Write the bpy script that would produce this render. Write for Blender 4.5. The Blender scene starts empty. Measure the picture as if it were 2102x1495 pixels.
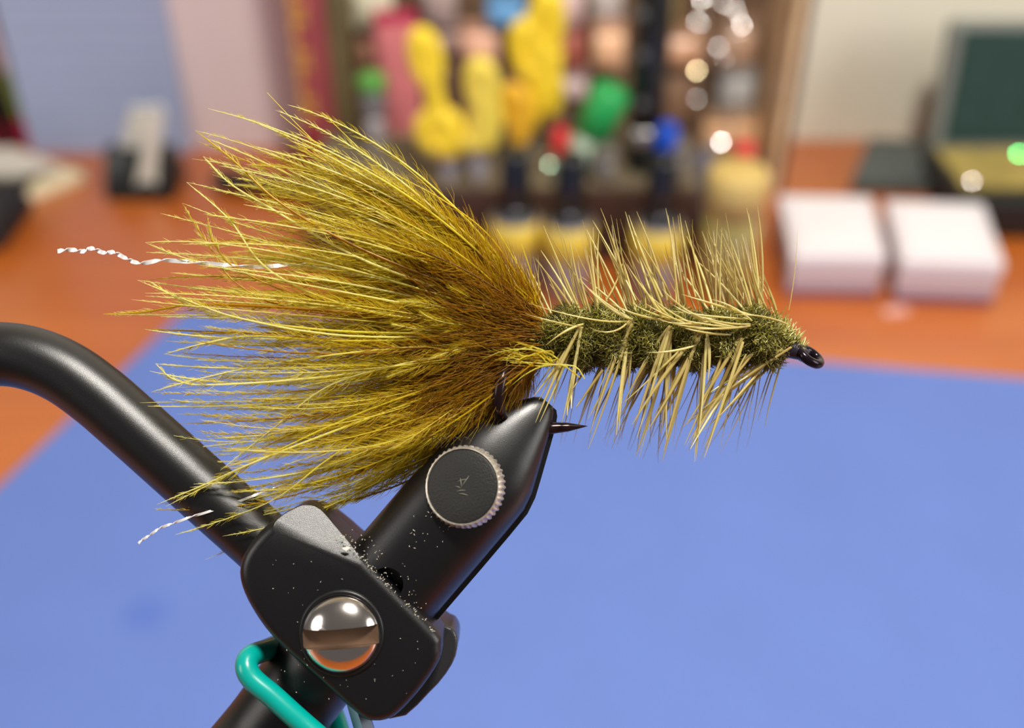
import bpy, bmesh, math, random
import numpy as np
from mathutils import Vector, Matrix
rnd = random.Random(7)
rng = np.random.default_rng(11)
SC = bpy.context.scene
COL = SC.collection
# ---------------------------------------------------------------- camera
F = 2200.0; CX, CY = 1051.0, 747.5
PITCH = math.radians(36.7)
CAM = np.array([0.0, 0.0, 0.270])
RIGHT = np.array([1.0, 0, 0])
FWD = np.array([0, math.cos(PITCH), -math.sin(PITCH)])
UP = np.array([0, math.sin(PITCH), math.cos(PITCH)])
D = 0.100                 # distance of the fly from the lens
S = D / F                 # one photo pixel at the fly, in metres
cam_d = bpy.data.cameras.new('camera'); cam = bpy.data.objects.new('camera', cam_d)
COL.objects.link(cam); SC.camera = cam
cam.location = CAM.tolist(); cam.rotation_euler = (math.pi/2 - PITCH, 0, 0)
cam_d.sensor_width = 36; cam_d.lens = 36 * F / 2102
cam_d.clip_start = 0.005; cam_d.clip_end = 20
cam_d.dof.use_dof = True; cam_d.dof.focus_distance = 0.0985; cam_d.dof.aperture_fstop = 14.5
# ---------------------------------------------------------------- light
W = bpy.data.worlds.new('world'); SC.world = W; W.use_nodes = True
bg = W.node_tree.nodes['Background']; bg.inputs[0].default_value = (1.0, 0.90, 0.86, 1); bg.inputs[1].default_value = 0.13
def area(name, loc, target, size, power, color):
    l = bpy.data.lights.new(name, 'AREA'); l.shape = 'DISK'; l.size = size; l.energy = power; l.color = color
    o = bpy.data.objects.new(name, l); COL.objects.link(o); o.location = loc
    o.rotation_euler = (Vector(target) - Vector(loc)).to_track_quat('-Z', 'Y').to_euler(); return o
area('desk_lamp_light', (0.115, 0.07, 0.75), (0, 0.35, 0), 0.11, 6.6, (1.0, 0.95, 0.86))
area('left_fill_light', (-1.3, -0.4, 0.9), (0.0, 0.58, 0.1), 0.8, 7.0, (1.0, 0.94, 0.88))  # unseen fill added to brighten the upright surfaces on the left
area('right_fill_light', (1.1, -0.15, 0.55), (0.2, 0.58, 0.1), 0.6, 7.0, (1.0, 0.97, 0.92))  # unseen fill added to brighten the wall from the right
SC.view_settings.view_transform = 'Standard'; SC.view_settings.look = 'None'
SC.view_settings.exposure = -0.14; SC.view_settings.gamma = 1.0; SC.view_settings.use_curve_mapping = False
try:
    SC.cycles.max_bounces = 10; SC.cycles.transparent_max_bounces = 16; SC.cycles.use_denoising = True
except Exception: pass
# ---------------------------------------------------------------- coordinates
def ray(px, py): return FWD + RIGHT * ((px - CX) / F) - UP * ((py - CY) / F)
def fg(px, py, w=0.0): return CAM + ray(px, py) * (D - w * S)       # point near the fly, w photo pixels towards the lens
def gnd(px, py, z=0.0):
    r = ray(px, py); return CAM + r * ((z - CAM[2]) / r[2])
def vy(px, py, Y):
    r = ray(px, py); return CAM + r * ((Y - CAM[1]) / r[1])
def fga(p):                                                        # array (..., 3) of px, py, w
    p = np.asarray(p, float)
    d = (D - p[..., 2] * S)[..., None]
    return CAM + (FWD + RIGHT * ((p[..., 0:1] - CX) / F) - UP * ((p[..., 1:2] - CY) / F)) * d
# ---------------------------------------------------------------- materials
def lin(c):
    return tuple(((v/255)/12.92 if v/255 <= .04045 else ((v/255+.055)/1.055)**2.4) for v in c)
def mat(name, col, rough=.5, metal=0.0, spec=.5, coat=0.0, trans=0.0, ior=1.45, var=0.0, vscale=60, bump=0.0, bscale=800, alpha=1.0, coat_rough=.1, stretch=(1,1,1)):
    m = bpy.data.materials.new(name); m.use_nodes = True
    nt = m.node_tree; b = nt.nodes['Principled BSDF']
    b.inputs['Base Color'].default_value = (*col, 1); b.inputs['Roughness'].default_value = rough
    b.inputs['Metallic'].default_value = metal; b.inputs['Specular IOR Level'].default_value = spec
    b.inputs['Coat Weight'].default_value = coat; b.inputs['Coat Roughness'].default_value = coat_rough
    b.inputs['Transmission Weight'].default_value = trans; b.inputs['IOR'].default_value = ior
    b.inputs['Alpha'].default_value = alpha
    tc = nt.nodes.new('ShaderNodeTexCoord'); mp = nt.nodes.new('ShaderNodeMapping'); mp.inputs['Scale'].default_value = stretch
    nt.links.new(tc.outputs['Object'], mp.inputs[0])
    if var > 0:
        n = nt.nodes.new('ShaderNodeTexNoise'); n.inputs['Scale'].default_value = vscale; n.inputs['Detail'].default_value = 4
        nt.links.new(mp.outputs[0], n.inputs['Vector'])
        r = nt.nodes.new('ShaderNodeValToRGB')
        r.color_ramp.elements[0].position = .3; r.color_ramp.elements[1].position = .7
        r.color_ramp.elements[0].color = (*[max(0, c*(1-var)) for c in col], 1)
        r.color_ramp.elements[1].color = (*[min(1, c*(1+var)) for c in col], 1)
        nt.links.new(n.outputs['Fac'], r.inputs[0]); nt.links.new(r.outputs[0], b.inputs['Base Color'])
    if bump > 0:
        n2 = nt.nodes.new('ShaderNodeTexNoise'); n2.inputs['Scale'].default_value = bscale; n2.inputs['Detail'].default_value = 3
        nt.links.new(mp.outputs[0], n2.inputs['Vector'])
        bp = nt.nodes.new('ShaderNodeBump'); bp.inputs['Strength'].default_value = bump; bp.inputs['Distance'].default_value = .0001
        nt.links.new(n2.outputs['Fac'], bp.inputs['Height']); nt.links.new(bp.outputs[0], b.inputs['Normal'])
    return m
def fibre_mat(name, stops, transl=.45, gloss=.05, grough=.35):
    """feather fibre: colour from the strand's own tone attribute"""
    m = bpy.data.materials.new(name); m.use_nodes = True; nt = m.node_tree; nt.nodes.clear()
    at = nt.nodes.new('ShaderNodeAttribute'); at.attribute_name = 'tone'
    r = nt.nodes.new('ShaderNodeValToRGB'); el = r.color_ramp.elements
    while len(el) < len(stops): el.new(.5)
    for e, (p, c) in zip(el, stops): e.position = p; e.color = (*c, 1)
    nt.links.new(at.outputs['Fac'], r.inputs[0])
    d = nt.nodes.new('ShaderNodeBsdfDiffuse'); t = nt.nodes.new('ShaderNodeBsdfTranslucent'); g = nt.nodes.new('ShaderNodeBsdfGlossy')
    g.inputs['Roughness'].default_value = grough; g.inputs['Color'].default_value = (1, .96, .8, 1)
    nt.links.new(r.outputs[0], d.inputs[0]); nt.links.new(r.outputs[0], t.inputs[0])
    m1 = nt.nodes.new('ShaderNodeMixShader'); m1.inputs[0].default_value = transl
    m2 = nt.nodes.new('ShaderNodeMixShader'); m2.inputs[0].default_value = gloss
    nt.links.new(d.outputs[0], m1.inputs[1]); nt.links.new(t.outputs[0], m1.inputs[2])
    nt.links.new(m1.outputs[0], m2.inputs[1]); nt.links.new(g.outputs[0], m2.inputs[2])
    o = nt.nodes.new('ShaderNodeOutputMaterial'); nt.links.new(m2.outputs[0], o.inputs[0])
    return m
# ---------------------------------------------------------------- object helpers
def thing(name, label, cat, loc, group=None):
    o = bpy.data.objects.new(name, None); COL.objects.link(o); o.location = [float(v) for v in loc]
    o.empty_display_size = .005
    o['label'] = label; o['category'] = cat
    if group: o['group'] = group
    return o
def wloc(o):
    v = np.array(o.location)
    while o.parent: o = o.parent; v = v + np.array(o.location)
    return v
def link_mesh(name, me, m, parent=None, smooth=True, kind=None, label=None, cat=None, group=None):
    """vertices given in world space; the object is placed at its parent"""
    o = bpy.data.objects.new(name, me); COL.objects.link(o)
    if parent is not None:
        off = wloc(parent); o.parent = parent
    else:
        n = len(me.vertices); a = np.empty(n*3); me.vertices.foreach_get('co', a); a = a.reshape(-1, 3)
        off = np.array([a[:, 0].mean(), a[:, 1].mean(), a[:, 2].min()]); o.location = off.tolist()
    me.transform(Matrix.Translation((-off[0], -off[1], -off[2])))
    if m is not None: me.materials.append(m)
    if smooth: me.shade_smooth()
    if kind: o['kind'] = kind
    if label: o['label'] = label
    if cat: o['category'] = cat
    if group: o['group'] = group
    return o
def from_data(verts, faces):
    me = bpy.data.meshes.new('m'); me.from_pydata([tuple(map(float, v)) for v in verts], [], faces); me.validate(); me.update(); return me
def from_bm(bm):
    bmesh.ops.recalc_face_normals(bm, faces=bm.faces)
    me = bpy.data.meshes.new('m'); bm.to_mesh(me); bm.free(); return me
def bevelled(bm, w, seg=2, angle=30):
    ed = [e for e in bm.edges if len(e.link_faces) == 2 and e.calc_face_angle(0) > math.radians(angle)]
    if w > 0: bmesh.ops.bevel(bm, geom=ed, offset=w, segments=seg, profile=.5, affect='EDGES', clamp_overlap=True)
def hexa(c8, bev=0.0, seg=2):
    """box from 4 bottom and 4 top corners"""
    bm = bmesh.new(); v = [bm.verts.new([float(q) for q in c]) for c in c8]
    for f in ((0,1,2,3),(4,5,6,7),(0,1,5,4),(1,2,6,5),(2,3,7,6),(3,0,4,7)): bm.faces.new([v[i] for i in f])
    bmesh.ops.recalc_face_normals(bm, faces=bm.faces)
    bevelled(bm, bev, seg); return bm
def box(x0, x1, y0, y1, z0, z1, bev=0.0, rot=0.0, seg=2):
    cx, cy = (x0+x1)/2, (y0+y1)/2; c, s = math.cos(rot), math.sin(rot)
    q = []
    for z in (z0, z1):
        for x, y in ((x0,y0),(x1,y0),(x1,y1),(x0,y1)):
            q.append((cx+(x-cx)*c-(y-cy)*s, cy+(x-cx)*s+(y-cy)*c, z))
    return hexa(q, bev, seg)
def poly_prism(pts, ext, bev=0.0, seg=3):
    """polygon (world points) extruded along ext"""
    bm = bmesh.new(); ext = np.array(ext, float)
    a = [bm.verts.new([float(q) for q in p]) for p in pts]; b = [bm.verts.new([float(q) for q in (np.array(p)+ext)]) for p in pts]
    bm.faces.new(a); bm.faces.new(b[::-1]); n = len(a)
    for i in range(n): bm.faces.new((a[i], b[i], b[(i+1) % n], a[(i+1) % n]))
    bmesh.ops.recalc_face_normals(bm, faces=bm.faces)
    if bev: 
        ed = [e for e in bm.edges if len(e.link_faces) == 2 and e.calc_face_angle(0) > math.radians(50)]
        bmesh.ops.bevel(bm, geom=ed, offset=bev, segments=seg, profile=.5, affect='EDGES', clamp_overlap=True)
    return bm
def catmull(P, n=10):
    P = np.asarray(P, float); Q = np.vstack([2*P[0]-P[1], P, 2*P[-1]-P[-2]]); out = []
    for i in range(1, len(Q)-2):
        for t in np.linspace(0, 1, n, endpoint=False):
            a, b, c, d = Q[i-1], Q[i], Q[i+1], Q[i+2]
            out.append(.5*((2*b)+(-a+c)*t+(2*a-5*b+4*c-d)*t*t+(-a+3*b-3*c+d)*t**3))
    out.append(P[-1]); return np.array(out)
def tube(path, rad, sides=24, closed=False):
    path = np.asarray(path, float); n = len(path); rad = np.broadcast_to(rad, (n,))
    if closed: T = np.roll(path, -1, 0) - np.roll(path, 1, 0)
    else: T = np.gradient(path, axis=0)
    T /= np.linalg.norm(T, axis=1)[:, None] + 1e-12
    up = np.array([0, 0, 1.0]) if abs(T[0][2]) < .8 else np.array([1.0, 0, 0])
    N = np.cross(T[0], up); N /= np.linalg.norm(N); V = []
    for i in range(n):
        N = N - T[i]*np.dot(N, T[i]); N /= np.linalg.norm(N); B = np.cross(T[i], N)
        for k in range(sides):
            a = 2*math.pi*k/sides; V.append(path[i] + rad[i]*(N*math.cos(a)+B*math.sin(a)))
    fs = []
    for i in range(n if closed else n-1):
        j = (i+1) % n
        for k in range(sides):
            l = (k+1) % sides; fs.append((i*sides+k, i*sides+l, j*sides+l, j*sides+k))
    if not closed: fs.append(tuple(range(sides))[::-1]); fs.append(tuple(range((n-1)*sides, n*sides)))
    return from_data(V, fs)
def lathe(prof, base, axis=(0,0,1), sides=32, ref=None):
    """prof: (radius, height) list, turned about axis through base"""
    A = np.array(axis, float); A /= np.linalg.norm(A)
    U = np.cross(A, (1.0,0,0) if abs(A[0]) < .8 else (0,1.0,0)); U /= np.linalg.norm(U); Vv = np.cross(A, U); base = np.array(base, float)
    V = []; fs = []
    for r, h in prof:
        for k in range(sides):
            a = 2*math.pi*k/sides; V.append(base + A*h + max(r, 1e-6)*(U*math.cos(a)+Vv*math.sin(a)))
    for i in range(len(prof)-1):
        for k in range(sides):
            l = (k+1) % sides; fs.append((i*sides+k, i*sides+l, (i+1)*sides+l, (i+1)*sides+k))
    fs.append(tuple(range(sides))[::-1]); fs.append(tuple(range((len(prof)-1)*sides, len(prof)*sides)))
    me = from_data(V, fs); return me
def auto_sharp(o, deg=35):
    me = o.data; bm = bmesh.new(); bm.from_mesh(me)
    for e in bm.edges:
        if len(e.link_faces) == 2 and e.calc_face_angle(0) > math.radians(deg): e.smooth = False
    bm.to_mesh(me); bm.free()
def cut(o, cutter_me):
    c = bpy.data.objects.new('cutter', cutter_me); COL.objects.link(c); c.location = o.location
    if o.parent: c.location = wloc(o).tolist()
    md = o.modifiers.new('b', 'BOOLEAN'); md.operation = 'DIFFERENCE'; md.object = c; md.solver = 'EXACT'
    bpy.context.view_layer.update()
    dg = bpy.context.evaluated_depsgraph_get(); me = bpy.data.meshes.new_from_object(o.evaluated_get(dg))
    o.modifiers.clear(); o.data = me; bpy.data.objects.remove(c)
# many thin tapering fibres in one mesh -------------------------------------
def strands_mesh(P, R, tone=None, sides=3):
    """P (n,k,3) world points, R (n,k) radii in metres, tone (n,) or (n,k)"""
    n, k, _ = P.shape
    T = np.gradient(P, axis=1); T /= np.linalg.norm(T, axis=2, keepdims=True) + 1e-12
    ref = np.broadcast_to(-FWD + .13*RIGHT, T.shape)
    N = np.cross(T, ref); N /= np.linalg.norm(N, axis=2, keepdims=True) + 1e-9; B = np.cross(T, N)
    V = np.empty((n, k, sides, 3))
    for s in range(sides):
        a = 2*math.pi*s/sides + .5; V[:, :, s] = P + R[..., None]*(N*math.cos(a)+B*math.sin(a))
    i, j, s = np.meshgrid(np.arange(n), np.arange(k-1), np.arange(sides), indexing='ij')
    s2 = (s+1) % sides; b = (i*k+j)*sides
    Fq = np.stack([b+s, b+s2, b+sides+s2, b+sides+s], -1).reshape(-1, 4)
    me = bpy.data.meshes.new('strands'); me.vertices.add(n*k*sides); me.vertices.foreach_set('co', V.reshape(-1))
    me.loops.add(Fq.size); me.loops.foreach_set('vertex_index', Fq.reshape(-1).astype(np.int32))
    me.polygons.add(len(Fq)); me.polygons.foreach_set('loop_start', np.arange(0, Fq.size, 4, dtype=np.int32))
    me.update(calc_edges=True)
    if tone is None: tone = np.full(n, .5)
    tone = np.asarray(tone, float)
    if tone.ndim == 1: tone = np.repeat(tone[:, None], k, 1)
    at = me.attributes.new('tone', 'FLOAT', 'POINT'); at.data.foreach_set('value', np.repeat(tone.reshape(-1), sides).astype(np.float32))
    return me
def merge_meshes(ms):
    bm = bmesh.new()
    for m in ms: bm.from_mesh(m)
    me = bpy.data.meshes.new('merged'); bm.to_mesh(me); bm.free(); return me
def bez(P0, P1, P2, P3, k):
    t = np.linspace(0, 1, k)[:, None]
    return (1-t)**3*P0 + 3*(1-t)**2*t*P1 + 3*(1-t)*t*t*P2 + t**3*P3

# ================================================================ the room
plaster = mat('wall_paint', lin((234, 230, 212)), .85, var=.03, vscale=6, bump=.2, bscale=300)
WY = 0.585
link_mesh('wall_back', from_bm(box(-1.6, 1.6, WY, WY+.1, -.75, 1.7)), plaster, kind='structure', smooth=False)
link_mesh('floor', from_bm(box(-1.6, 1.6, -1.2, WY, -.80, -.75)), mat('floor_carpet', (.25, .2, .15), .9, var=.2), kind='structure', smooth=False)

def wood(name, dark, light, rough, coat, scale=9):
    m = mat(name, light, rough, coat=coat, coat_rough=.22, bump=.05, bscale=90); nt = m.node_tree; b = nt.nodes['Principled BSDF']
    tc = nt.nodes.new('ShaderNodeTexCoord'); mp = nt.nodes.new('ShaderNodeMapping'); mp.inputs['Scale'].default_value = (1, 7, 7)
    n = nt.nodes.new('ShaderNodeTexNoise'); n.inputs['Scale'].default_value = scale; n.inputs['Detail'].default_value = 6; n.inputs['Distortion'].default_value = .8
    r = nt.nodes.new('ShaderNodeValToRGB'); r.color_ramp.elements[0].color = (*dark, 1); r.color_ramp.elements[1].color = (*light, 1)
    r.color_ramp.elements[0].position = .25; r.color_ramp.elements[1].position = .75
    nt.links.new(tc.outputs['Object'], mp.inputs[0]); nt.links.new(mp.outputs[0], n.inputs['Vector']); nt.links.new(n.outputs['Fac'], r.inputs[0]); nt.links.new(r.outputs[0], b.inputs['Base Color'])
    return m
cherry = wood('cherry_wood', (.42, .092, .010), (.54, .145, .018), .35, .8)
desk = thing('desk', 'glossy orange-brown cherry wood desk carrying everything', 'desk', (0, .1, -.75))
link_mesh('desk_top', from_bm(box(-.8, .8, -.35, WY-.001, -.03, 0, .002)), cherry, desk, smooth=False)
for sx in (-1, 1):
    for y0 in (-.32, .5): link_mesh('leg', from_bm(box(sx*.75-.025, sx*.75+.025, y0, y0+.05, -.75, -.03, .003)), cherry, desk, smooth=False)

# blue mat
A = gnd(383, 640); B1 = gnd(2102, 782); L1 = gnd(0, 1003)
dx = (B1-A)/np.linalg.norm(B1-A); dl = (L1-A)/np.linalg.norm(L1-A)
T = .0012
def quad_slab(c4, z0, z1, bev=0, seg=2):
    return hexa([(c[0], c[1], z0) for c in c4] + [(c[0], c[1], z1) for c in c4], bev, seg)
mat_blue = mat('blue_mat_paper', lin((96, 122, 194)), .62, var=.03, vscale=30, bump=.25, bscale=1500)
nt = mat_blue.node_tree; b = nt.nodes['Principled BSDF']       # a faint darker stain worn into the mat
src = b.inputs['Base Color'].links[0].from_socket
geo = nt.nodes.new('ShaderNodeNewGeometry'); vd = nt.nodes.new('ShaderNodeVectorMath'); vd.operation = 'DISTANCE'
st = gnd(300, 1265); vd.inputs[1].default_value = (float(st[0]), float(st[1]), T)
nt.links.new(geo.outputs['Position'], vd.inputs[0])
mr = nt.nodes.new('ShaderNodeMapRange'); mr.inputs[1].default_value = .002; mr.inputs[2].default_value = .010; mr.inputs[3].default_value = .5; mr.inputs[4].default_value = 0
nt.links.new(vd.outputs['Value'], mr.inputs[0])
mx = nt.nodes.new('ShaderNodeMix'); mx.data_type = 'RGBA'; mx.inputs[7].default_value = (*lin((70, 100, 190)), 1)
nt.links.new(mr.outputs[0], mx.inputs[0]); nt.links.new(src, mx.inputs[6]); nt.links.new(mx.outputs[2], b.inputs['Base Color'])
c4 = [A, A+dx*.50, A+dx*.50+dl*.42, A+dl*.42]
link_mesh('work_mat', from_bm(quad_slab(c4, 0, T)), mat_blue, smooth=False, label='flat periwinkle blue mat covering the front of the orange desk', cat='mat')

# ---------------------------------------------------------------- things against the wall, left
def upright(px0, px1, Y, th, ztop, lean=0.0, zb=0.0):
    """thin panel standing at depth Y from photo columns given at its foot"""
    a = gnd_y(px0, Y, zb); c = gnd_y(px1, Y, zb)
    return [(a, Y, zb), (c, Y, zb), (c, Y+th, zb), (a, Y+th, zb), (a, Y+lean, ztop), (c, Y+lean, ztop), (c, Y+th+lean, ztop), (a, Y+th+lean, ztop)]
def gnd_y(px, Y, z):                                    # world x seen in column px at depth Y, height z
    d = np.dot(np.array([0, Y, z]) - CAM, FWD); return (px-CX)/F*d
blue_board = mat('blue_grey_board', lin((164, 178, 212)), .6, var=.02, vscale=20)
t = thing('writing_pad', 'pale blue-grey ruled pad standing upright against the wall, left', 'notepad', (gnd_y(220, .564, 0), .564, 0))
link_mesh('cover', from_bm(hexa(upright(66, 392, .564, .006, .20, .010), .0008)), blue_board, t, smooth=False)
line_m = mat('rule_line', lin((156, 170, 206)), .6)
x0, x1 = gnd_y(70, .564, 0), gnd_y(388, .564, 0)
for i in range(12):
    z = .012+i*.012; y = .564 + .010*z/.20 - .0002
    link_mesh('ruled_line', from_bm(box(x0+.004, x1-.004, y-.0003, y+.0004, z, z+.0014)), line_m, t, smooth=False)
t = thing('card_box', 'pale pink-white carton standing between blue pad and red book', 'box', (gnd_y(510, .570, 0), .570, 0))
pinkw = mat('pink_white_card', lin((230, 212, 214)), .7, var=.02, vscale=15)
link_mesh('carton', from_bm(hexa(upright(396, 640, .570, .010, .21, .002), .001)), pinkw, t, smooth=False)
a = gnd_y(396, .5695, 0); c = gnd_y(640, .5695, 0)
link_mesh('side_flap', from_bm(box(a-.0030, a, .570, .580, 0, .205, .0004)), mat('cream_card_edge', lin((214, 208, 200)), .7), t, smooth=False)

# red book with gold lettering on its spine
Yb = .515
t = thing('hardback_book', 'dark red hardback with worn gold lettering beside the tool rack', 'book', (gnd_y(660, Yb, 0), Yb, 0))
redm = mat('dark_red_cloth', lin((158, 74, 78)), .6, var=.15, vscale=80)
xa, xb = gnd_y(636, Yb, 0), gnd_y(704, Yb, 0)
link_mesh('spine', from_bm(box(xa, xb, Yb, Yb+.004, .001, .20, .0012)), redm, t, smooth=False)
link_mesh('cover', from_bm(box(xa, xa+.002, Yb+.004, Yb+.064, .001, .20, .0004)), redm, t, smooth=False)
link_mesh('cover', from_bm(box(xb-.002, xb, Yb+.004, Yb+.064, .001, .20, .0004)), redm, t, smooth=False)
link_mesh('page_block', from_bm(box(xa+.002, xb-.002, Yb+.004, Yb+.062, .003, .197)), mat('page_paper', (.75, .7, .6), .8), t, smooth=False)
gold = mat('gold_leaf', lin((214, 160, 78)), .5, metal=.2, var=.2, vscale=200)
z = .040
ring = mat('crimson_label', lin((150, 28, 44)), .5)
link_mesh('spine_label', from_bm(box(xa+.001, xa+.008, Yb-.0006, Yb+.0005, .018, .036)), ring, t, smooth=False)
k = 0
while z < .185:      # worn gilt capitals running up the spine
    h = .0085 + .001*((k*7) % 3)
    link_mesh('gilt_letter', from_bm(box(xa+.0012, xa+.0042, Yb-.0005, Yb+.0005, z, z+h)), gold, t, smooth=False)
    link_mesh('gilt_letter', from_bm(box(xa+.0042, xa+.0088, Yb-.0005, Yb+.0005, z+(0 if k % 2 else h*.65), z+(h*.35 if k % 2 else h))), gold, t, smooth=False)
    z += h + .0022; k += 1

# magazine leaning at the far left
Ym = .572
t = thing('magazine', 'dark magazine with green and crimson cover leaning at left edge', 'magazine', (gnd_y(0, Ym, 0), Ym, 0))
mcols = [((80, 16, 34), 0.0, .016), ((20, 22, 16), .016, .045), ((34, 30, 28), .045, .075), ((120, 96, 96), .075, .15)]
def edge_x(z):      # right edge of the cover leans to the left
    return gnd_y(52, Ym, 0) - z*.04
for cc, z0, z1 in mcols:
    xl = -.30
    c8 = [(xl, Ym, z0), (edge_x(z0), Ym, z0), (edge_x(z0), Ym+.006, z0), (xl, Ym+.006, z0), (xl, Ym, z1), (edge_x(z1), Ym, z1), (edge_x(z1), Ym+.006, z1), (xl, Ym+.006, z1)]
    link_mesh('cover_band', from_bm(hexa(c8)), mat('magazine_ink', lin(cc), .35), t, smooth=False)
for cc, z0, z1 in (((190, 40, 80), 0, .018), ((128, 142, 70), .018, .045), ((205, 175, 182), .045, .15)):
    c8 = [(edge_x(z)+q, Ym+w_, z) for z in (z0, z1) for q, w_ in ((0, 0), (.0042, 0), (.0042, .006), (0, .006))]
    link_mesh('cover_border', from_bm(hexa(c8)), mat('border_ink', lin(cc), .5), t, smooth=False)

# booklets lying at the left edge
def slab_px(pts, z0, z1, m, name, label, cat, group=None, bev=.0005):
    P = [gnd(x, y, z0) for x, y in pts]
    return link_mesh(name, from_bm(poly_prism(P, (0, 0, z1-z0), bev, 2)), m, smooth=False, label=label, cat=cat, group=group)
cream = mat('cream_pages', lin((238, 226, 190)), .7, var=.1, vscale=120, stretch=(1, 1, 12))
slab_px([(178, 372), (95, 352), (-250, 380), (-250, 470), (30, 428)], 0, .006, cream, 'booklet', 'cream paged booklet lowest of the stack at left edge', 'booklet', 'booklets at left edge')
slab_px([(95, 352), (-250, 372), (-250, 420), (60, 386)], .006, .011, mat('olive_cover', lin((84, 78, 52)), .6), 'booklet', 'dark olive booklet in the middle of the stack at left edge', 'booklet', 'booklets at left edge')
slab_px([(126, 348), (30, 312), (-250, 330), (-250, 370), (30, 366)], .011, .0145, mat('grey_cover', lin((206, 200, 190)), .6), 'booklet', 'light grey booklet topmost of the stack at left edge', 'booklet', 'booklets at left edge')
g = gnd(-40, 520)
t = thing('glasses_case', 'black rounded case cut off by the left edge below booklets', 'case', g)
link_mesh('case_body', from_bm(box(g[0]-.06, g[0]+.012, g[1], g[1]+.045, 0, .010, .004, 0, 4)), mat('black_case_skin', (.012, .012, .014), .4), t)
link_mesh('case_lid', from_bm(box(g[0]-.06, g[0]+.012, g[1], g[1]+.045, .0102, .017, .004, 0, 4)), mat('black_case_lid', (.014, .014, .016), .4), t)

# binder clip
g = gnd(296, 398)
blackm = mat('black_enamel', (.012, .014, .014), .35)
steel = mat('bright_steel', (.74, .78, .72), .4, metal=.15)
t = thing('binder_clip', 'black binder clip with two silver wire handles before blue pad', 'clip', g)
cx, cy = g[0], g[1]+.008
prof = [(-.0165, 0), (.0165, 0), (.0165, .0015), (.0035, .024), (-.0035, .024), (-.0165, .0015)]
P = [(cx-.018, cy+py, pz) for py, pz in prof]
link_mesh('clip_body', from_bm(poly_prism(P, (.036, 0, 0), .0008, 2)), blackm, t)
def wire_handle(px_b, py_b, px_t, py_t, Yh):
    a = vy(px_b, py_b, Yh); bq = vy(px_t, py_t, Yh+.002); wv = np.array([.0032, 0, 0])
    path = catmull([a-wv*1.5, a*.6+bq*.4-wv, bq-wv*1.2, bq+np.array([0, 0, .003]), bq+wv*1.2, a*.6+bq*.4+wv, a+wv*1.5], 6)
    link_mesh('wire_handle', tube(path, .0012, 10), steel, t)
    mid = (a+bq)/2
    link_mesh('handle_plate', from_bm(hexa([tuple(a+np.array(q)) for q in ((-.003, -.0003, 0), (.003, -.0003, 0), (.003, .0003, 0), (-.003, .0003, 0))]+[tuple(bq+np.array(q)) for q in ((-.003, -.0003, 0), (.003, -.0003, 0), (.003, .0003, 0), (-.003, .0003, 0))])), steel, t, smooth=False)
wire_handle(262, 320, 284, 232, cy-.002)
wire_handle(300, 385, 318, 232, cy-.012)

# pen invented to fill an unclear dark strip behind the tail
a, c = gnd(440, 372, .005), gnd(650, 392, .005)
t = thing('pen', 'invented black pen filling a dark strip behind the feather tail', 'pen', (a[0], a[1], 0))
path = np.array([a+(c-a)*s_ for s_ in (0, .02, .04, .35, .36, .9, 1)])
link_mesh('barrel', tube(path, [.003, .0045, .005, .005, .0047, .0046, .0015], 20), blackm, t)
link_mesh('invented_pen_clip', tube(np.array([a+(c-a)*.03+[0, 0, .0062], a+(c-a)*.3+[0, 0, .0062]]), .0009, 8), mat('invented_clip_dark', (.03, .03, .035), .3, metal=.5), t)

# ================================================================ the tool rack
shaded_w = mat('shaded_olive_board', lin((104, 94, 62)), .6, var=.15, vscale=40)  # the panel's shadow is put into this dark colour
tan_w = wood('pale_wood', lin((214, 176, 134)), lin((244, 212, 172)), .55, .1)
brown_w = wood('rack_brown', lin((96, 74, 56)), lin((140, 112, 90)), .6, .05)
Yf, Yk = .515, .572
rack = thing('open_rack', 'open fronted wooden rack holding fly tying packets against the wall', 'rack', (0, Yf, 0))
xl0 = gnd_y(708, Yf, 0); xr0 = gnd_y(1592, Yf, 0)
link_mesh('side_panel', from_bm(box(xl0, xl0+.0075, Yf, Yk+.006, 0, .24, .0006)), shaded_w, rack, smooth=False, label='side panel with shade painted dark olive')
link_mesh('side_panel', from_bm(box(xr0-.004, xr0, Yf, Yk+.006, 0, .24, .0006)), tan_w, rack, smooth=False, label='pale wooden side panel')
link_mesh('shaded_side_edge', from_bm(box(xr0, xr0+.004, Yf+.001, Yk+.006, 0, .24, .0005)), mat('shaded_edge_brown', lin((92, 68, 58)), .6), rack, smooth=False, label='dark strip for panel thickness and its shadow')  # panel thickness and its shadow coloured as one dark strip
link_mesh('back_panel', from_bm(box(xl0+.0075, xr0-.004, Yk, Yk+.005, 0, .24)), brown_w, rack, smooth=False)
link_mesh('bottom_panel', from_bm(box(xl0+.0075, xr0-.004, Yf, Yk, 0, .008)), brown_w, rack, smooth=False)

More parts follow.
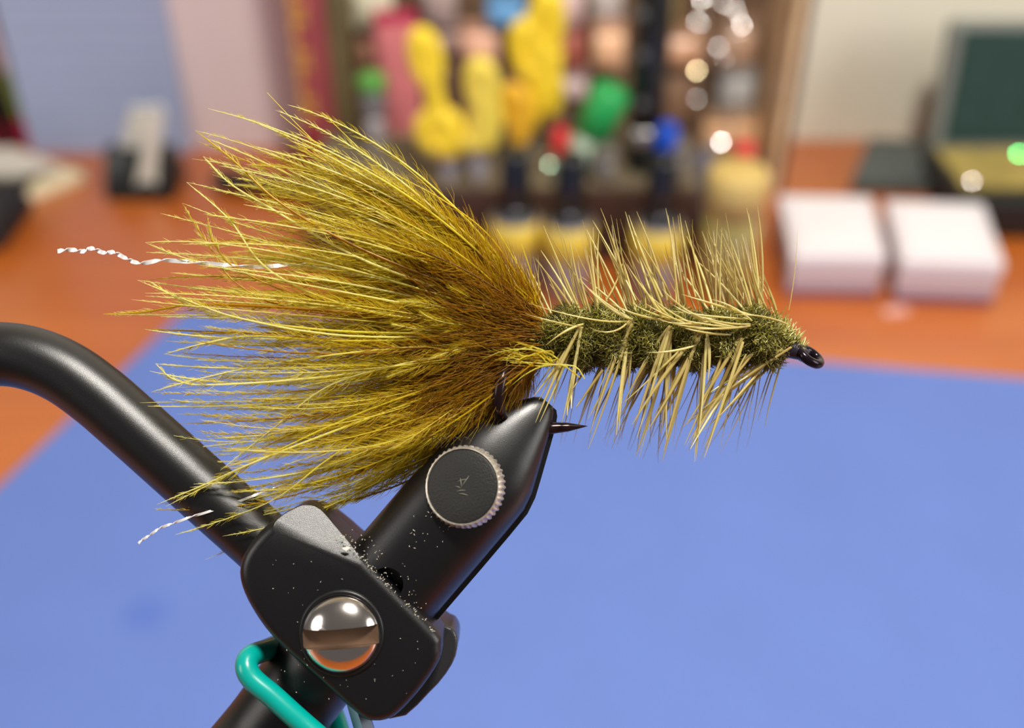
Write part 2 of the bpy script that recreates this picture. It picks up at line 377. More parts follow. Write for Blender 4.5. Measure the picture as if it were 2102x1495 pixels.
# packets hung in the rack
def packet(px0, py0, px1, py1, Y, rgb, label, rough=.45, header=None, kind='packet'):
    a = vy(px0, py1, Y); c = vy(px1, py0, Y)
    zb, zt = a[2], c[2]
    x0, x1 = min(a[0], c[0]), max(a[0], c[0])
    o = thing(kind, label, 'packet', ((x0+x1)/2, Y, zb), 'material packets in the rack')
    # a filled bag: pillow between two sealed edges
    n, mrows = 8, 8; V = []; fs = []
    for side in (-1, 1):
        for i in range(mrows+1):
            for j in range(n+1):
                u, v = j/n, i/mrows
                bulge = .0045*(math.sin(math.pi*u)*math.sin(math.pi*v))**.6 + .0003
                V.append((x0+(x1-x0)*u, Y + side*bulge + .0006*math.sin(9*u+5*v), zb+(zt-zb)*v))
    off = (n+1)*(mrows+1)
    for i in range(mrows):
        for j in range(n):
            q = i*(n+1)+j; fs.append((q, q+1, q+n+2, q+n+1)); fs.append((off+q, off+q+n+1, off+q+n+2, off+q+1))
    link_mesh('bag', from_data(V, fs), mat('packet_film', lin(rgb), rough, coat=.3, var=.12, vscale=150), o)
    hc = header or tuple(min(255, int(q*.8)) for q in rgb)
    link_mesh('header_card', from_bm(box(x0, x1, Y-.0008, Y+.0008, zt-.001, zt+.006, .0003)), mat('packet_card', lin(hc), .6), o, smooth=False)
    return o
packet(724, -60, 802, 58, .552, (255, 246, 216), 'cream packet at the upper left of the rack')
packet(740, 70, 800, 150, .560, (206, 150, 128), 'brown-pink packet hung below the cream packet')
packet(788, 45, 856, 300, .545, (240, 140, 145), 'tall salmon pink packet left of yellow scissors', header=(214, 60, 100))
packet(868, -30, 935, 60, .560, (182, 160, 158), 'lilac-grey packet near rack top, above first yellow scissors')
packet(900, 66, 945, 112, .562, (190, 158, 150), 'small mauve packet beside the round peach packet')
packet(948, 66, 1022, 134, .556, (250, 190, 162), 'round peach packet above the pale yellow scissors')
packet(1000, 5, 1078, 58, .552, (108, 168, 222), 'sky blue packet near the rack top')
packet(1128, -20, 1200, 55, .560, (222, 188, 184), 'pale pink packet right of the tallest yellow scissors')
packet(1150, 68, 1205, 150, .560, (178, 98, 84), 'brick red packet left of the tall black marker')
packet(1148, 162, 1206, 205, .560, (212, 186, 184), 'lilac-white packet above the green marker')
packet(1213, -30, 1278, 52, .558, (196, 184, 180), 'light grey packet left of the tall marker, at top')
packet(1216, 66, 1284, 142, .552, (255, 196, 156), 'bright peach packet touching the left of the tall marker')
packet(1352, -20, 1394, 62, .556, (178, 156, 92), 'olive-yellow packet right of the tall black marker')
packet(1356, 76, 1452, 140, .558, (226, 174, 138), 'tan packet right of the tall marker, below olive packet')
packet(1360, 155, 1430, 260, .562, (150, 118, 94), 'brown packet below the tan packet')
packet(1470, 160, 1552, 240, .560, (188, 188, 188), 'silvery grey packet near the right side panel')
packet(1436, 250, 1556, 318, .556, (236, 188, 144), 'wide beige packet low at the right end')
packet(1470, 60, 1555, 140, .561, (206, 168, 140), 'sand coloured packet beside the pale side panel')
packet(870, 124, 940, 220, .564, (110, 84, 72), 'dark brown packet behind first yellow scissors')
packet(1100, 215, 1170, 290, .564, (96, 70, 60), 'dark brown packet above the red capped tube')

# shiny sequins added for a bead bag's sparkle: face half way between lamp and lens
glint_at = vy(1470, 120, .548)
sc = thing('glint_strand', 'shiny silver sequins added for sparkle on threads, rack right', 'glints', (glint_at[0], glint_at[1], vy(1470, 330, .548)[2]))
clear = mat('clear_film', (.9, .88, .85), .1, trans=1.0, ior=1.02)
a = vy(1398, 330, .549); c = vy(1545, -40, .549)
glint_m = mat('silver_glint_metal', (.95, .92, .9), .22, metal=1)
goldm = mat('gold_glint_metal', (.98, .82, .5), .22, metal=1)
strip = mat('added_thin_thread', (.5, .45, .4), .5)
link_mesh('added_glint_thread', tube(np.array([[vy(1445, 310, .551)[0], .551, vy(1445, 310, .551)[2]], [vy(1445, -60, .551)[0], .551, vy(1445, -60, .551)[2]]]), .0004, 6), strip, sc)
link_mesh('added_glint_thread', tube(np.array([[vy(1500, 310, .551)[0], .551, vy(1500, 310, .551)[2]], [vy(1500, -60, .551)[0], .551, vy(1500, -60, .551)[2]]]), .0004, 6), strip, sc)
LAMP = np.array([.115, .07, .75])
def glint_disc(px, py, Y, r, m, parent, name='glint_disc'):
    p = vy(px, py, Y); l = LAMP-p; l /= np.linalg.norm(l); v = CAM-p; v /= np.linalg.norm(v); h = l+v; h /= np.linalg.norm(h)
    link_mesh(name, lathe([(r*.25, .0), (r*.9, 0), (r, .0001), (r*.9, .0002), (r*.25, .0002)], p, h, 16), m, parent)
for px, py, r in ((1440, -2, 1.5), (1430, 44, 1.0), (1438, 48, .9), (1486, 8, 1.1), (1512, 22, 1.2), (1523, 52, 1.4), (1475, 97, 1.05), (1430, 145, 1.7), (1430, 203, .9), (1487, 122, .6)):
    glint_disc(px, py, .548, r*.001, goldm if (px, py) == (1430, 145) else glint_m, sc)

# tool block
block_y0, block_y1, block_z = .444, .503, .039
bx0, bx1 = gnd_y(646, block_y0, 0), gnd_y(1424, block_y0, 0)
darkwood = wood('dark_block_wood', lin((58, 40, 32)), lin((82, 58, 46)), .55, .1)
blk = thing('tool_block', 'dark brown wooden block holding upright tools before the rack', 'tool holder', (0, block_y0, 0))
o = link_mesh('block_body', from_bm(box(bx0, bx1, block_y0, block_y1, 0, block_z, .0015)), darkwood, blk, smooth=False)
topm = mat('block_top_felt', lin((112, 100, 78)), .8, var=.2, vscale=60)
link_mesh('top_board', from_bm(box(bx0+.001, bx1-.001, block_y0+.001, block_y1-.001, block_z, block_z+.0015, .0004)), topm, blk, smooth=False)
ZT = block_z+.0015

grey_m = mat('brushed_steel', (.50, .48, .46), .4, metal=.3)
def on_block(px, py):   # where a column of the photo meets the block top
    return gnd(px, py, ZT)
# bobbin tool with green cap
p = on_block(776, 318)
t = thing('bodkin', 'steel bodkin with grip and green cap, leftmost tool in block', 'tool', p)
def zz(py, Y): return vy(CX, py, Y)[2]
Y = p[1]
link_mesh('shaft', lathe([(.0032, 0), (.0042, .002), (.0048, zz(250, Y)-p[2]), (.0035, zz(235, Y)-p[2])], p), mat('pale_steel', (.62, .6, .6), .35, metal=.6), t)
link_mesh('grip', lathe([(.004, zz(235, Y)-p[2]), (.0058, zz(228, Y)-p[2]), (.0058, zz(190, Y)-p[2]), (.0045, zz(184, Y)-p[2])], p), mat('grey_grip', lin((130, 128, 130)), .4), t)
link_mesh('cap', lathe([(.0055, zz(186, Y)-p[2]), (.0068, zz(180, Y)-p[2]), (.0068, zz(158, Y)-p[2]), (.004, zz(150, Y)-p[2])], p), mat('green_plastic', lin((92, 160, 70)), .4), t)
# scissors
yel = mat('yellow_plastic', lin((250, 216, 52)), .4)
yel2 = mat('deep_yellow_plastic', lin((238, 184, 46)), .4)
def scissors(label, foot, arms, loops, m, blade_top):
    p = on_block(*foot); Y = p[1]
    t = thing('scissors', label, 'scissors', p, 'yellow handled scissors in the block')
    q = vy(*blade_top, Y)
    for s_ in (-1, 1):
        V = [(p[0]+s_*.0004, Y+s_*.0006, p[2]), (p[0]+s_*.003, Y+s_*.0006, p[2]+.004), (q[0]+s_*.0042, Y+s_*.0006, q[2]), (q[0]-s_*.001, Y+s_*.0006, q[2])]
        link_mesh('blade', from_bm(poly_prism(V, (0, .001*s_, 0), .0002, 1)), grey_m, t, smooth=False)
    link_mesh('pivot_screw', lathe([(.0016, -.0022), (.002, -.002), (.002, .0022), (.0016, .0024)], q, (0, -1, 0), 16), steel, t)
    for arm in arms:
        pts = catmull([vy(x, y, Y) for x, y in arm], 6); n = len(pts)
        link_mesh('handle_arm', tube(pts, np.linspace(.0050, .0042, n), 14), m, t)
    for (lx, ly, rx, ry, tilt) in loops:
        c = vy(lx, ly, Y); k_ = np.dot(c-CAM, FWD)/F; a_ = np.linspace(0, 2*math.pi, 28, endpoint=False)
        X = np.cos(a_)*rx*k_; Z = np.sin(a_)*ry*k_*1.12; ct, st_ = math.cos(tilt), math.sin(tilt)
        pts = np.stack([c[0]+X*ct-Z*st_, np.full(28, Y), c[2]+X*st_+Z*ct], 1)
        link_mesh('finger_loop', tube(pts, .0045, 12, closed=True), m, t)
scissors('bright yellow handled scissors, first from the left in block', (925, 378), [[(925, 318), (900, 240), (885, 150)]], [(903, 268, 34, 30, 0), (874, 120, 16, 42, .15)], yel, (925, 310))
scissors('pale yellow handled scissors, second from the left in block', (985, 378), [[(985, 300), (992, 240), (988, 190)], [(975, 300), (950, 280)]], [(990, 178, 17, 40, .1), (996, 255, 15, 40, -.12)], mat('pale_yellow_plastic', lin((240, 214, 84)), .4), (985, 304))
scissors('tall yellow handled scissors with the highest loops', (1082, 330), [[(1082, 262), (1100, 200), (1090, 130)], [(1100, 200), (1128, 180), (1138, 100)]], [(1086, 105, 22, 46, .2), (1118, 60, 20, 60, -.1), (1130, 190, 8, 34, 0)], yel, (1082, 262))
scissors('small amber handled scissors in front of the tall pair', (1068, 345), [[(1068, 290), (1062, 250)]], [(1060, 225, 16, 36, .2)], yel2, (1068, 300))
# steel tubes
for px, py, top, lab in ((1240, 372, 300, 'stubby grey steel punch standing right of green marker foot'), (1385, 372, 290, 'grey steel punch standing right of the blue pen cap')):
    p = on_block(px, py); Y = p[1]; h = zz(top, Y)-p[2]
    t = thing('punch', lab, 'tool', p)
    link_mesh('shank', lathe([(.003, 0), (.0045, .002), (.0045, h*.7), (.003, h*.72)], p), mat('dull_steel', (.30, .28, .27), .4, metal=.5), t)
    link_mesh('knob', lathe([(.003, h*.7), (.006, h*.78), (.006, h*.94), (.004, h)], p), mat('dull_knob', lin((110, 104, 96)), .5), t)
# tall black marker
p = on_block(1318, 345); Y = p[1]
t = thing('marker', 'tall thick black marker with silver band standing in block', 'pen', p)
blk_pl = mat('black_plastic', (.012, .013, .013), .3)
link_mesh('barrel', lathe([(.0072, 0), (.0078, .001), (.0078, zz(292, Y)-p[2]), (.007, zz(288, Y)-p[2])], p), blk_pl, t)
link_mesh('band', lathe([(.0074, zz(288, Y)-p[2]), (.0084, zz(286, Y)-p[2]), (.0084, zz(258, Y)-p[2]), (.0074, zz(255, Y)-p[2])], p), mat('silver_band', (.75, .72, .7), .3, metal=.9), t)
link_mesh('cap', lathe([(.0076, zz(255, Y)-p[2]), (.0082, zz(252, Y)-p[2]), (.0082, zz(-80, Y)-p[2]), (.006, zz(-95, Y)-p[2])], p), blk_pl, t)
for yy in (30, 115, 215):
    q = vy(1318, yy, Y-.0084); link_mesh('cap_rib', lathe([(.0022, -.0001), (.0026, .0003), (.0018, .0006)], q, (0, -1, .3), 14), mat('grey_rib', (.09, .09, .09), .35), t)
# blue pen
p = on_block(1338, 352); p = p + np.array([0.004, -.010, 0]); Y = p[1]
t = thing('pen', 'short bright blue pen beside the tall black marker', 'pen', p)
link_mesh('barrel', lathe([(.0035, 0), (.0042, .001), (.0042, .006), (.004, .0065)], p), blk_pl, t)
link_mesh('cap', lathe([(.0045, .0065), (.0052, .007), (.0052, zz(262, Y)-p[2]), (.003, zz(252, Y)-p[2])], p), mat('blue_plastic', lin((10, 74, 190)), .3), t)
# green marker leaning
p = on_block(1178, 352); Y = p[1]; q = vy(1262, 175, Y)
ax = (q-p)/np.linalg.norm(q-p); L = np.linalg.norm(q-p)
t = thing('marker', 'green marker with white lower barrel leaning in the block', 'pen', p)
link_mesh('barrel', lathe([(.003, 0), (.0062, .003), (.0078, .008), (.0078, L*.45), (.0072, L*.46)], p, ax), mat('pale_green_barrel', lin((190, 214, 190)), .35), t)
link_mesh('cap', lathe([(.0078, L*.44), (.0088, L*.45), (.0088, L*.95), (.005, L)], p, ax), mat('green_cap', lin((38, 160, 82)), .35), t)
# red capped tube
p = on_block(1148, 362); Y = p[1]
t = thing('glue_tube', 'small clear tube with red cap left of green marker', 'tube', p)
link_mesh('tube_body', lathe([(.003, 0), (.0046, .001), (.0046, zz(328, Y)-p[2]), (.003, zz(322, Y)-p[2])], p), mat('pale_green_tube', lin((150, 172, 150)), .2, coat=.5), t)
link_mesh('cap', lathe([(.0034, zz(324, Y)-p[2]), (.004, zz(320, Y)-p[2]), (.0036, zz(268, Y)-p[2]), (.002, zz(262, Y)-p[2])], p), mat('red_plastic', lin((214, 40, 50)), .35), t)
glint_disc(1128, 338, Y-.006, .0012, mat('tube_glint_metal', (.5, .7, .5), .25, metal=1), t, 'tube_glint')  # mirror disc added as a green glint beside the tube
# red capped tool to the right with a shiny knob
p = on_block(1405, 352); p = vy(1518, 378, .47); p[2] = 0; Y = p[1]
t = thing('whip_finisher', 'slim tool with red knob behind the olive jar', 'tool', p)
link_mesh('stem', lathe([(.003, 0), (.004, .001), (.004, zz(330, Y)), (.002, zz(328, Y))], p), mat('lilac_grey_plastic', lin((120, 112, 122)), .4), t)
link_mesh('knob', lathe([(.002, zz(332, Y)), (.0048, zz(326, Y)), (.0054, zz(310, Y)), (.0048, zz(296, Y)), (.002, zz(292, Y))], p), mat('red_knob', lin((222, 62, 62)), .35), t)
p = vy(1440, 378, .475); p[2] = 0; Y = p[1]
t = thing('bobbin_holder', 'grey bobbin holder with an added bright glint disc', 'tool', p)
link_mesh('stem', lathe([(.006, 0), (.0085, .001), (.0085, zz(330, Y)), (.005, zz(312, Y))], p), mat('slate_plastic', lin((96, 92, 102)), .5), t)
glint_disc(1480, 292, Y-.004, .0015, mat('bright_glint_metal', (1, .97, .97), .2, metal=1), t, 'end_glint')  # mirror disc added for a sparkle, turned between lamp and lens
link_mesh('wire_arm', tube(np.array([[p[0], Y, zz(318, Y)], vy(1460, 298, Y-.002), vy(1480, 294, Y-.003)]), .0009, 8), steel, t)

# ---------------------------------------------------------------- three small bottles
glass = mat('bottle_glass', (.42, .38, .40), .12, trans=.25, coat=.4)
ylab = mat('yellow_label', lin((230, 196, 66)), .5, var=.1, vscale=90)
def bottle(px, py, label):
    p = gnd(px, py); r = .0105
    t = thing('cement_bottle', label, 'bottle', p, 'head cement bottles before the block')
    link_mesh('glass_body', lathe([(r*.85, 0), (r, .0015), (r, .0385), (r*.95, .0395)], p), glass, t)
    link_mesh('cap_skirt', lathe([(r*.9, .0395), (r*.8, .0412), (.0066, .0430), (.0066, .0450)], p), blk_pl, t)
    link_mesh('paper_label', lathe([(r+.0001, .022), (r+.0003, .0221), (r+.0003, .0379), (r+.0001, .038)], p), ylab, t)
    link_mesh('label_line', lathe([(r+.0003, .0285), (r+.0005, .0286), (r+.0005, .0294), (r+.0003, .0295)], p), mat('label_ink', lin((190, 140, 60)), .6), t)
    link_mesh('screw_cap', lathe([(.0062, .0450), (.0070, .0455), (.0064, .068), (.0058, .0705), (.003, .0712)], p), blk_pl, t)
    h = p+np.array([0, -.0066, .0445])
    l = LAMP-h; l /= np.linalg.norm(l); v = CAM-h; v /= np.linalg.norm(v)
    link_mesh('cap_glint', lathe([(.0005, -.0002), (.0011, 0), (.0005, .0002)], h, l+v, 14), mat('grey_gloss', (.35, .36, .42), .25, metal=1), t)  # small metal disc added as the highlight at the cap's foot
bottle(1057, 596, 'small yellow labelled bottle with black cap, left of the three')
bottle(1163, 606, 'small yellow labelled bottle with black cap, middle of the three')
bottle(1338, 610, 'small yellow labelled bottle, right of the three, below black marker')
# olive jar
p = gnd(1483, 596)
t = thing('jar', 'olive green jar with tan yellow lid left of white boxes', 'jar', p)
r = .0128
link_mesh('jar_body', lathe([(r*.9, 0), (r, .0015), (r, .040), (r*.9, .042)], p), mat('olive_glass', lin((158, 144, 84)), .2, coat=.4, var=.25, vscale=90), t)
link_mesh('lid', lathe([(r*.9, .042), (r*1.03, .0425), (r*1.03, .060), (r*.9, .062), (r*.3, .0622)], p), mat('tan_lid', lin((206, 176, 104)), .45), t)

# ---------------------------------------------------------------- white boxes on the right
whitep = mat('white_plastic', lin((226, 218, 224)), .4, coat=.2)
whites = mat('frosted_plastic', lin((205, 186, 194)), .35)
purple = mat('purple_shadow_band', lin((120, 88, 120)), .5)
def hook_box(front_l, front_r, back_r, back_l, zt, label):
    base = [gnd(*q, z=0) for q in (front_l, front_r, back_r, back_l)]
    ctr = sum(base)/4
    t = thing('hook_box', label, 'box', (ctr[0], ctr[1], 0), 'white hook boxes on the right')
    link_mesh('tray', from_bm(quad_slab(base, .0, .0045, .0006)), purple, t, smooth=False)  # purple shadow line under the box, coloured into a bottom slab
    link_mesh('box_body', from_bm(quad_slab(base, .0045, zt*.58, .001)), whites, t, smooth=False)
    inn = [ctr+(q-ctr)*1.02 for q in base]
    link_mesh('lid', from_bm(quad_slab(inn, zt*.62, zt, .0016, 3)), whitep, t, smooth=False)
    seam = [ctr+(q-ctr)*.985 for q in base]
    link_mesh('seam', from_bm(quad_slab(seam, zt*.57, zt*.63)), mat('seam_grey', lin((130, 110, 120)), .6), t, smooth=False)
    lab = [ctr+(q-ctr)*.78 for q in base]
    link_mesh('lid_label', from_bm(quad_slab(lab, zt-.0001, zt+.0003)), mat('label_white', lin((232, 228, 232)), .55), t, smooth=False)
hook_box((1612, 610), (1800, 612), (1770, 486), (1584, 482), .0225, 'white plastic hook box, left one of the pair')
hook_box((1830, 620), (2035, 628), (1994, 500), (1800, 492), .0225, 'white plastic hook box, right one of the pair')
# small clear scrap in front of the boxes
g = gnd(1838, 640)
link_mesh('plastic_scrap', from_bm(box(g[0]-.006, g[0]+.006, g[1]-.003, g[1]+.003, 0, .0008, .0002, .3)), mat('milky_scrap', lin((226, 170, 160)), .3), label='tiny milky scrap on desk in front of right white box', cat='scrap', smooth=False)
# slate pad
P = [gnd(x, y) for x, y in ((1742, 398), (1925, 402), (1898, 310), (1778, 306))]
t = thing('foam_block', 'dark grey flat foam block lying near the wall, right side', 'block', (P[0][0], P[0][1], 0))
link_mesh('foam', from_bm(quad_slab(P, 0, .007, .001)), mat('slate_foam', lin((76, 82, 80)), .85, var=.12, vscale=80), t, smooth=False)
link_mesh('top_sheet', from_bm(quad_slab([sum(P)/4+(q-sum(P)/4)*.96 for q in P], .007, .0075)), mat('slate_sheet', lin((84, 90, 88)), .75), t, smooth=False)
# fly box with its lid up
fbm = mat('black_box_plastic', (.012, .012, .014), .35)
a = gnd(1958, 492); Yb0 = a[1]; xA = a[0]
t = thing('fly_box', 'open black fly box with dark green lid raised, far right', 'box', (xA, Yb0, 0))
Yb1 = Yb0+.062; xB = xA+.12
link_mesh('tray', from_bm(box(xA, xB, Yb0, Yb1, 0, .020, .003, 0, 3)), fbm, t, smooth=False)
link_mesh('tray_foam', from_bm(box(xA+.004, xB-.004, Yb0+.014, Yb1-.004, .020, .0225, .0006)), mat('olive_foam', lin((160, 142, 76)), .8, var=.25, vscale=100), t, smooth=False)
xa = gnd_y(1918, Yb1, .03)
lid = [(xa, Yb1, .018), (xB, Yb1, .018), (xB, Yb1+.010, .018), (xa, Yb1+.010, .018), (xa+.001, Yb1+.012, .083), (xB, Yb1+.012, .083), (xB, Yb1+.022, .083), (xa+.001, Yb1+.022, .083)]
link_mesh('lid', from_bm(hexa(lid, .0025, 3)), mat('smoky_lid_rim', lin((120, 124, 118)), .4), t, smooth=False)
lf = [(xa+.0065, Yb1-.0006, .024), (xB, Yb1-.0006, .024), (xB, Yb1+.002, .024), (xa+.0065, Yb1+.002, .024), (xa+.007, Yb1+.0108, .080), (xB, Yb1+.0108, .080), (xB, Yb1+.013, .080), (xa+.007, Yb1+.013, .080)]
link_mesh('lid_lining', from_bm(hexa(lf, .0006, 2)), mat('dark_green_lining', lin((28, 58, 54)), .7, var=.15, vscale=60), t, smooth=False)
glint_disc(1995, 372, Yb0+.004, .0014, mat('glint_steel', (.95, .92, .92), .25, metal=1), t, 'box_glint')  # mirror disc added as the white highlight on the tray
link_mesh('glint_tab', from_bm(box(vy(1995, 372, Yb0)[0]-.003, vy(1995, 372, Yb0)[0]+.003, Yb0-.0015, Yb0+.006, .012, .0212, .0006)), fbm, t, smooth=False)  # tab behind the highlight disc
glint_disc(2090, 316, Yb0+.02, .0016, mat('green_glint_metal', (.15, .95, .3), .2, metal=1), t, 'green_glint')  # mirror disc added as the green highlight
g = gnd(1922, 400)
t = thing('bottle_cap', 'small royal blue cap between foam block and fly box', 'cap', g)
link_mesh('cap_shell', lathe([(.004, 0), (.0045, .0005), (.0042, .008), (.003, .009)], g), mat('royal_blue_plastic', lin((36, 70, 140)), .4), t)

# ================================================================ the vise
vise_m = mat('black_powder_coat', (.002, .002, .003), .35, spec=.8, bump=.16, bscale=16000)
vise_s = mat('black_satin', (.002, .002, .003), .35, spec=.8, bump=.10, bscale=14000)
TOW = -FWD
post = gnd(560, 1495, 0)
vise = thing('tying_vise', 'black metal tying vise gripping the hook in its jaws', 'vise', (fg(430, 1800, 0)[0], fg(430, 1800, 0)[1], 0))
def fprism(pts, wf, wb, bev=0.0, seg=4):
    """outline traced at depth wf, extruded straight back to wb"""
    return poly_prism([fg(x, y, wf) for x, y in pts], FWD*((wf-wb)*S), bev*S, seg)
def smooth_outline(pts, n=5):
    P = np.array(pts+[pts[0]], float); m = len(pts); out = []
    for i in range(m):
        a, b_, c, d = P[(i-1) % m], P[i], P[(i+1) % m], P[(i+2) % m]
        for t_ in np.linspace(0, 1, n, endpoint=False): out.append(tuple(.5*((2*b_)+(-a+c)*t_+(2*a-5*b_+4*c-d)*t_*t_+(-a+3*b_-3*c+d)*t_**3)))
    return out
# cranked handle rod
path = catmull([fg(x, y, w) for x, y, w in ((-420, 860, -40), (-260, 770, -40), (-110, 732, -40), (0, 727, -40), (70, 738, -40), (135, 766, -40), (200, 812, -40), (265, 868, -40), (416, 1003, -40), (575, 1145, -40))], 10)
link_mesh('crank_rod', tube(path, 67*S, 48), vise_m, vise)
# head: front block with a chamfered cylindrical shoulder
out = [(596, 1050), (622, 1042), (652, 1052), (700, 1102), (780, 1180), (893, 1296), (905, 1330), (900, 1362), (868, 1412), (828, 1458), (800, 1480), (768, 1486), (735, 1474), (650, 1398), (560, 1316), (515, 1255), (492, 1205), (489, 1165), (505, 1125), (545, 1080)]
o = link_mesh('head_block', from_bm(fprism(smooth_outline(out, 3), 100, -40, 26, 6)), vise_m, vise)
# flat cut added to the shoulder, tilted to shape the lamp's highlight
nf = RIGHT*.17 + UP*.42 + TOW*.89; nf /= np.linalg.norm(nf); pf = fg(640, 1122, 100) - wloc(vise)
bm = bmesh.new(); bm.from_mesh(o.data)
cutr = bmesh.ops.bisect_plane(bm, geom=bm.verts[:]+bm.edges[:]+bm.faces[:], plane_co=pf.tolist(), plane_no=nf.tolist(), clear_outer=True)
rim = [e for e in cutr['geom_cut'] if isinstance(e, bmesh.types.BMEdge)]
bmesh.ops.contextual_create(bm, geom=rim); bmesh.ops.recalc_face_normals(bm, faces=bm.faces); bm.to_mesh(o.data); bm.free()
auto_sharp(o, 25)
out = [(600, 1058), (625, 1043), (660, 1050), (735, 1110), (895, 1268), (930, 1292), (939, 1320), (928, 1365), (880, 1425), (800, 1478), (650, 1390), (560, 1200)]
o = link_mesh('back_plate', from_bm(fprism(smooth_outline(out, 3), -30, -150, 22, 5)), mat('satin_plate', (.02, .02, .023), .28, spec=.7, bump=.2, bscale=7000), vise)
auto_sharp(o, 40)
# jaws, lofted along their length from left/right outline pairs
SEC = [((690, 1150), (852, 1312), 84), ((735, 1106), (893, 1264), 84), ((820, 1006), (984, 1158), 84), ((870, 950), (1040, 1092), 83), ((899, 920), (1076, 1048), 79), ((925, 897), (1092, 1015), 73), ((960, 872), (1104, 975), 63), ((1000, 850), (1114, 940), 51), ((1040, 832), (1124, 905), 39), ((1075, 820), (1133, 872), 28), ((1096, 815), (1137, 848), 20), ((1110, 815), (1135, 835), 12)]
def loft_half(front, shift=(0, 0), gap=2, sides=28, w0=10, flat=1.0):
    V = []; fs = []
    for (l, r_, t_) in SEC:
        l = np.array(l, float)+shift; r_ = np.array(r_, float)+shift; c = (l+r_)/2; h = (r_-l)/2
        for k in range(sides+1):
            a_ = math.pi*k/sides; ca, sa = math.cos(a_), math.sin(a_)
            e = .85
            ca = math.copysign(abs(ca)**e, ca); sa = sa**e
            w = w0 + (gap + sa*t_*flat)*(1 if front else -1)
            q = c - h*ca
            V.append(fg(q[0], q[1], w))
    n = sides+1
    for i in range(len(SEC)-1):
        for k in range(sides): fs.append((i*n+k, i*n+k+1, (i+1)*n+k+1, (i+1)*n+k))
        fs.append((i*n+sides, i*n, (i+1)*n, (i+1)*n+sides))
    fs.append(tuple(range(n))); fs.append(tuple(range((len(SEC)-1)*n, len(SEC)*n)))
    me = from_data(V, fs); bm = bmesh.new(); bm.from_mesh(me); bmesh.ops.recalc_face_normals(bm, faces=bm.faces); bm.to_mesh(me); bm.free(); return me
jf = link_mesh('jaw', loft_half(True), vise_s, vise)
cut(jf, (lambda m: (m.transform(Matrix.Translation(tuple(-wloc(vise)))), m)[1])(lathe([(33*S, 0), (33*S, 90*S)], fg(800, 1188, 40), TOW, 32)))
auto_sharp(jf, 45)
jr = link_mesh('jaw', loft_half(False, (7, 7), 3), vise_s, vise); auto_sharp(jr, 45)
# knurled adjusting disc
c0 = fg(958, 1000, 86); ax = TOW - RIGHT*.30 + UP*.16; ax = ax/np.linalg.norm(ax)
N = 44; prof = []
V = []; fs = []
U = np.cross(ax, UP); U /= np.linalg.norm(U); Vv = np.cross(ax, U)
rings = [(78, 0, 2.4), (79, 3, 2.4), (79, 18, 2.4), (77, 26, 1.2), (75.5, 29, 0), (73.5, 29.5, 0), (72, 27, 0)]
M = N*4
for r_, h, kn in rings:
    for k in range(M):
        a_ = 2*math.pi*k/M; rr = (r_ + (kn if (k % 4) in (0, 1) else -kn*.4))*S
        V.append(c0+ax*h*S+rr*(U*math.cos(a_)+Vv*math.sin(a_)))
for i in range(len(rings)-1):
    for k in range(M): l = (k+1) % M; fs.append((i*M+k, i*M+l, (i+1)*M+l, (i+1)*M+k))
fs.append(tuple(range(M)))
kd = link_mesh('knurled_disc', from_data(V, fs), mat('worn_steel_rim', (.60, .55, .47), .38, metal=.75, var=.3, vscale=2500), vise, label='worn silver knurled rim')
auto_sharp(kd, 30)
link_mesh('disc_face', lathe([(71.6*S, 20*S), (71.6*S, 27.2*S), (69*S, 28.2*S), (30*S, 28.6*S)], c0, ax, 72), mat('dark_disc_face', (.014, .014, .013), .5, bump=.5, bscale=6000), kd)
scr = []
fcen = c0+ax*28.9*S
for (x1, y1, x2, y2) in ((-12, -8, 8, -14), (-4, -16, 0, 6), (-2, 4, 14, -20), (-12, 10, 8, 8), (-6, 14, 14, 18), (-14, 0, -2, 4)):
    a_ = fcen + RIGHT*(x1*S) - UP*((y1)*S); b_ = fcen + RIGHT*(x2*S) - UP*(y2*S)
    a_ = a_ - ax*np.dot(a_-fcen, ax); b_ = b_ - ax*np.dot(b_-fcen, ax); scr.append(tube(np.array([a_, (a_+b_)/2+UP*S, b_]), [.6*S, 1.1*S, .4*S], 5))
link_mesh('scratch_mark', merge_meshes(scr), mat('scratch_grey', (.16, .16, .12), .5), kd, kind='stuff', label='pale scratch marks')
# slotted screw
c0 = fg(701, 1300, 96)
axs = TOW + UP*.04; axs = axs/np.linalg.norm(axs)
chrome = mat('polished_steel', (.80, .75, .70), .16, metal=1, bump=.12, bscale=900)
scw = link_mesh('slotted_screw', lathe([(70*S, -20*S), (77*S, 0), (77*S, 6*S), (74*S, 12*S), (68*S, 19*S), (58*S, 27*S), (44*S, 34*S), (26*S, 39*S), (10*S, 41*S), (3*S, 41.3*S)], c0, axs, 72), chrome, vise, label='polished steel screw head')
tl = math.radians(4)
ex = RIGHT*math.cos(tl)+UP*math.sin(tl); ey = np.cross(axs, ex)
sl = []
cc = c0 + UP*(-4*S)
for dz in (8, 60):
    for sx, sy in ((-110, -19), (110, -19), (110, 19), (-110, 19)): sl.append(cc+ex*sx*S+ey*sy*S+axs*dz*S-wloc(vise))
me = from_bm(hexa(sl)); cut(scw, me); auto_sharp(scw, 40)
fl_ = [cc+ex*sx*S+ey*sy*S+axs*dz*S for dz in (5, 9) for sx, sy in ((-74, -18.5), (74, -18.5), (74, 18.5), (-74, 18.5))]
link_mesh('slot_floor', from_bm(hexa(fl_)), mat('slot_bronze', (.16, .095, .06), .45, metal=.6, bump=.4, bscale=1200), scw, smooth=False, label='dull bronze slot')
ringp = [fg(701+82*math.cos(a_), 1300+84*math.sin(a_), 100) for a_ in np.linspace(0, 2*math.pi, 48, endpoint=False)]
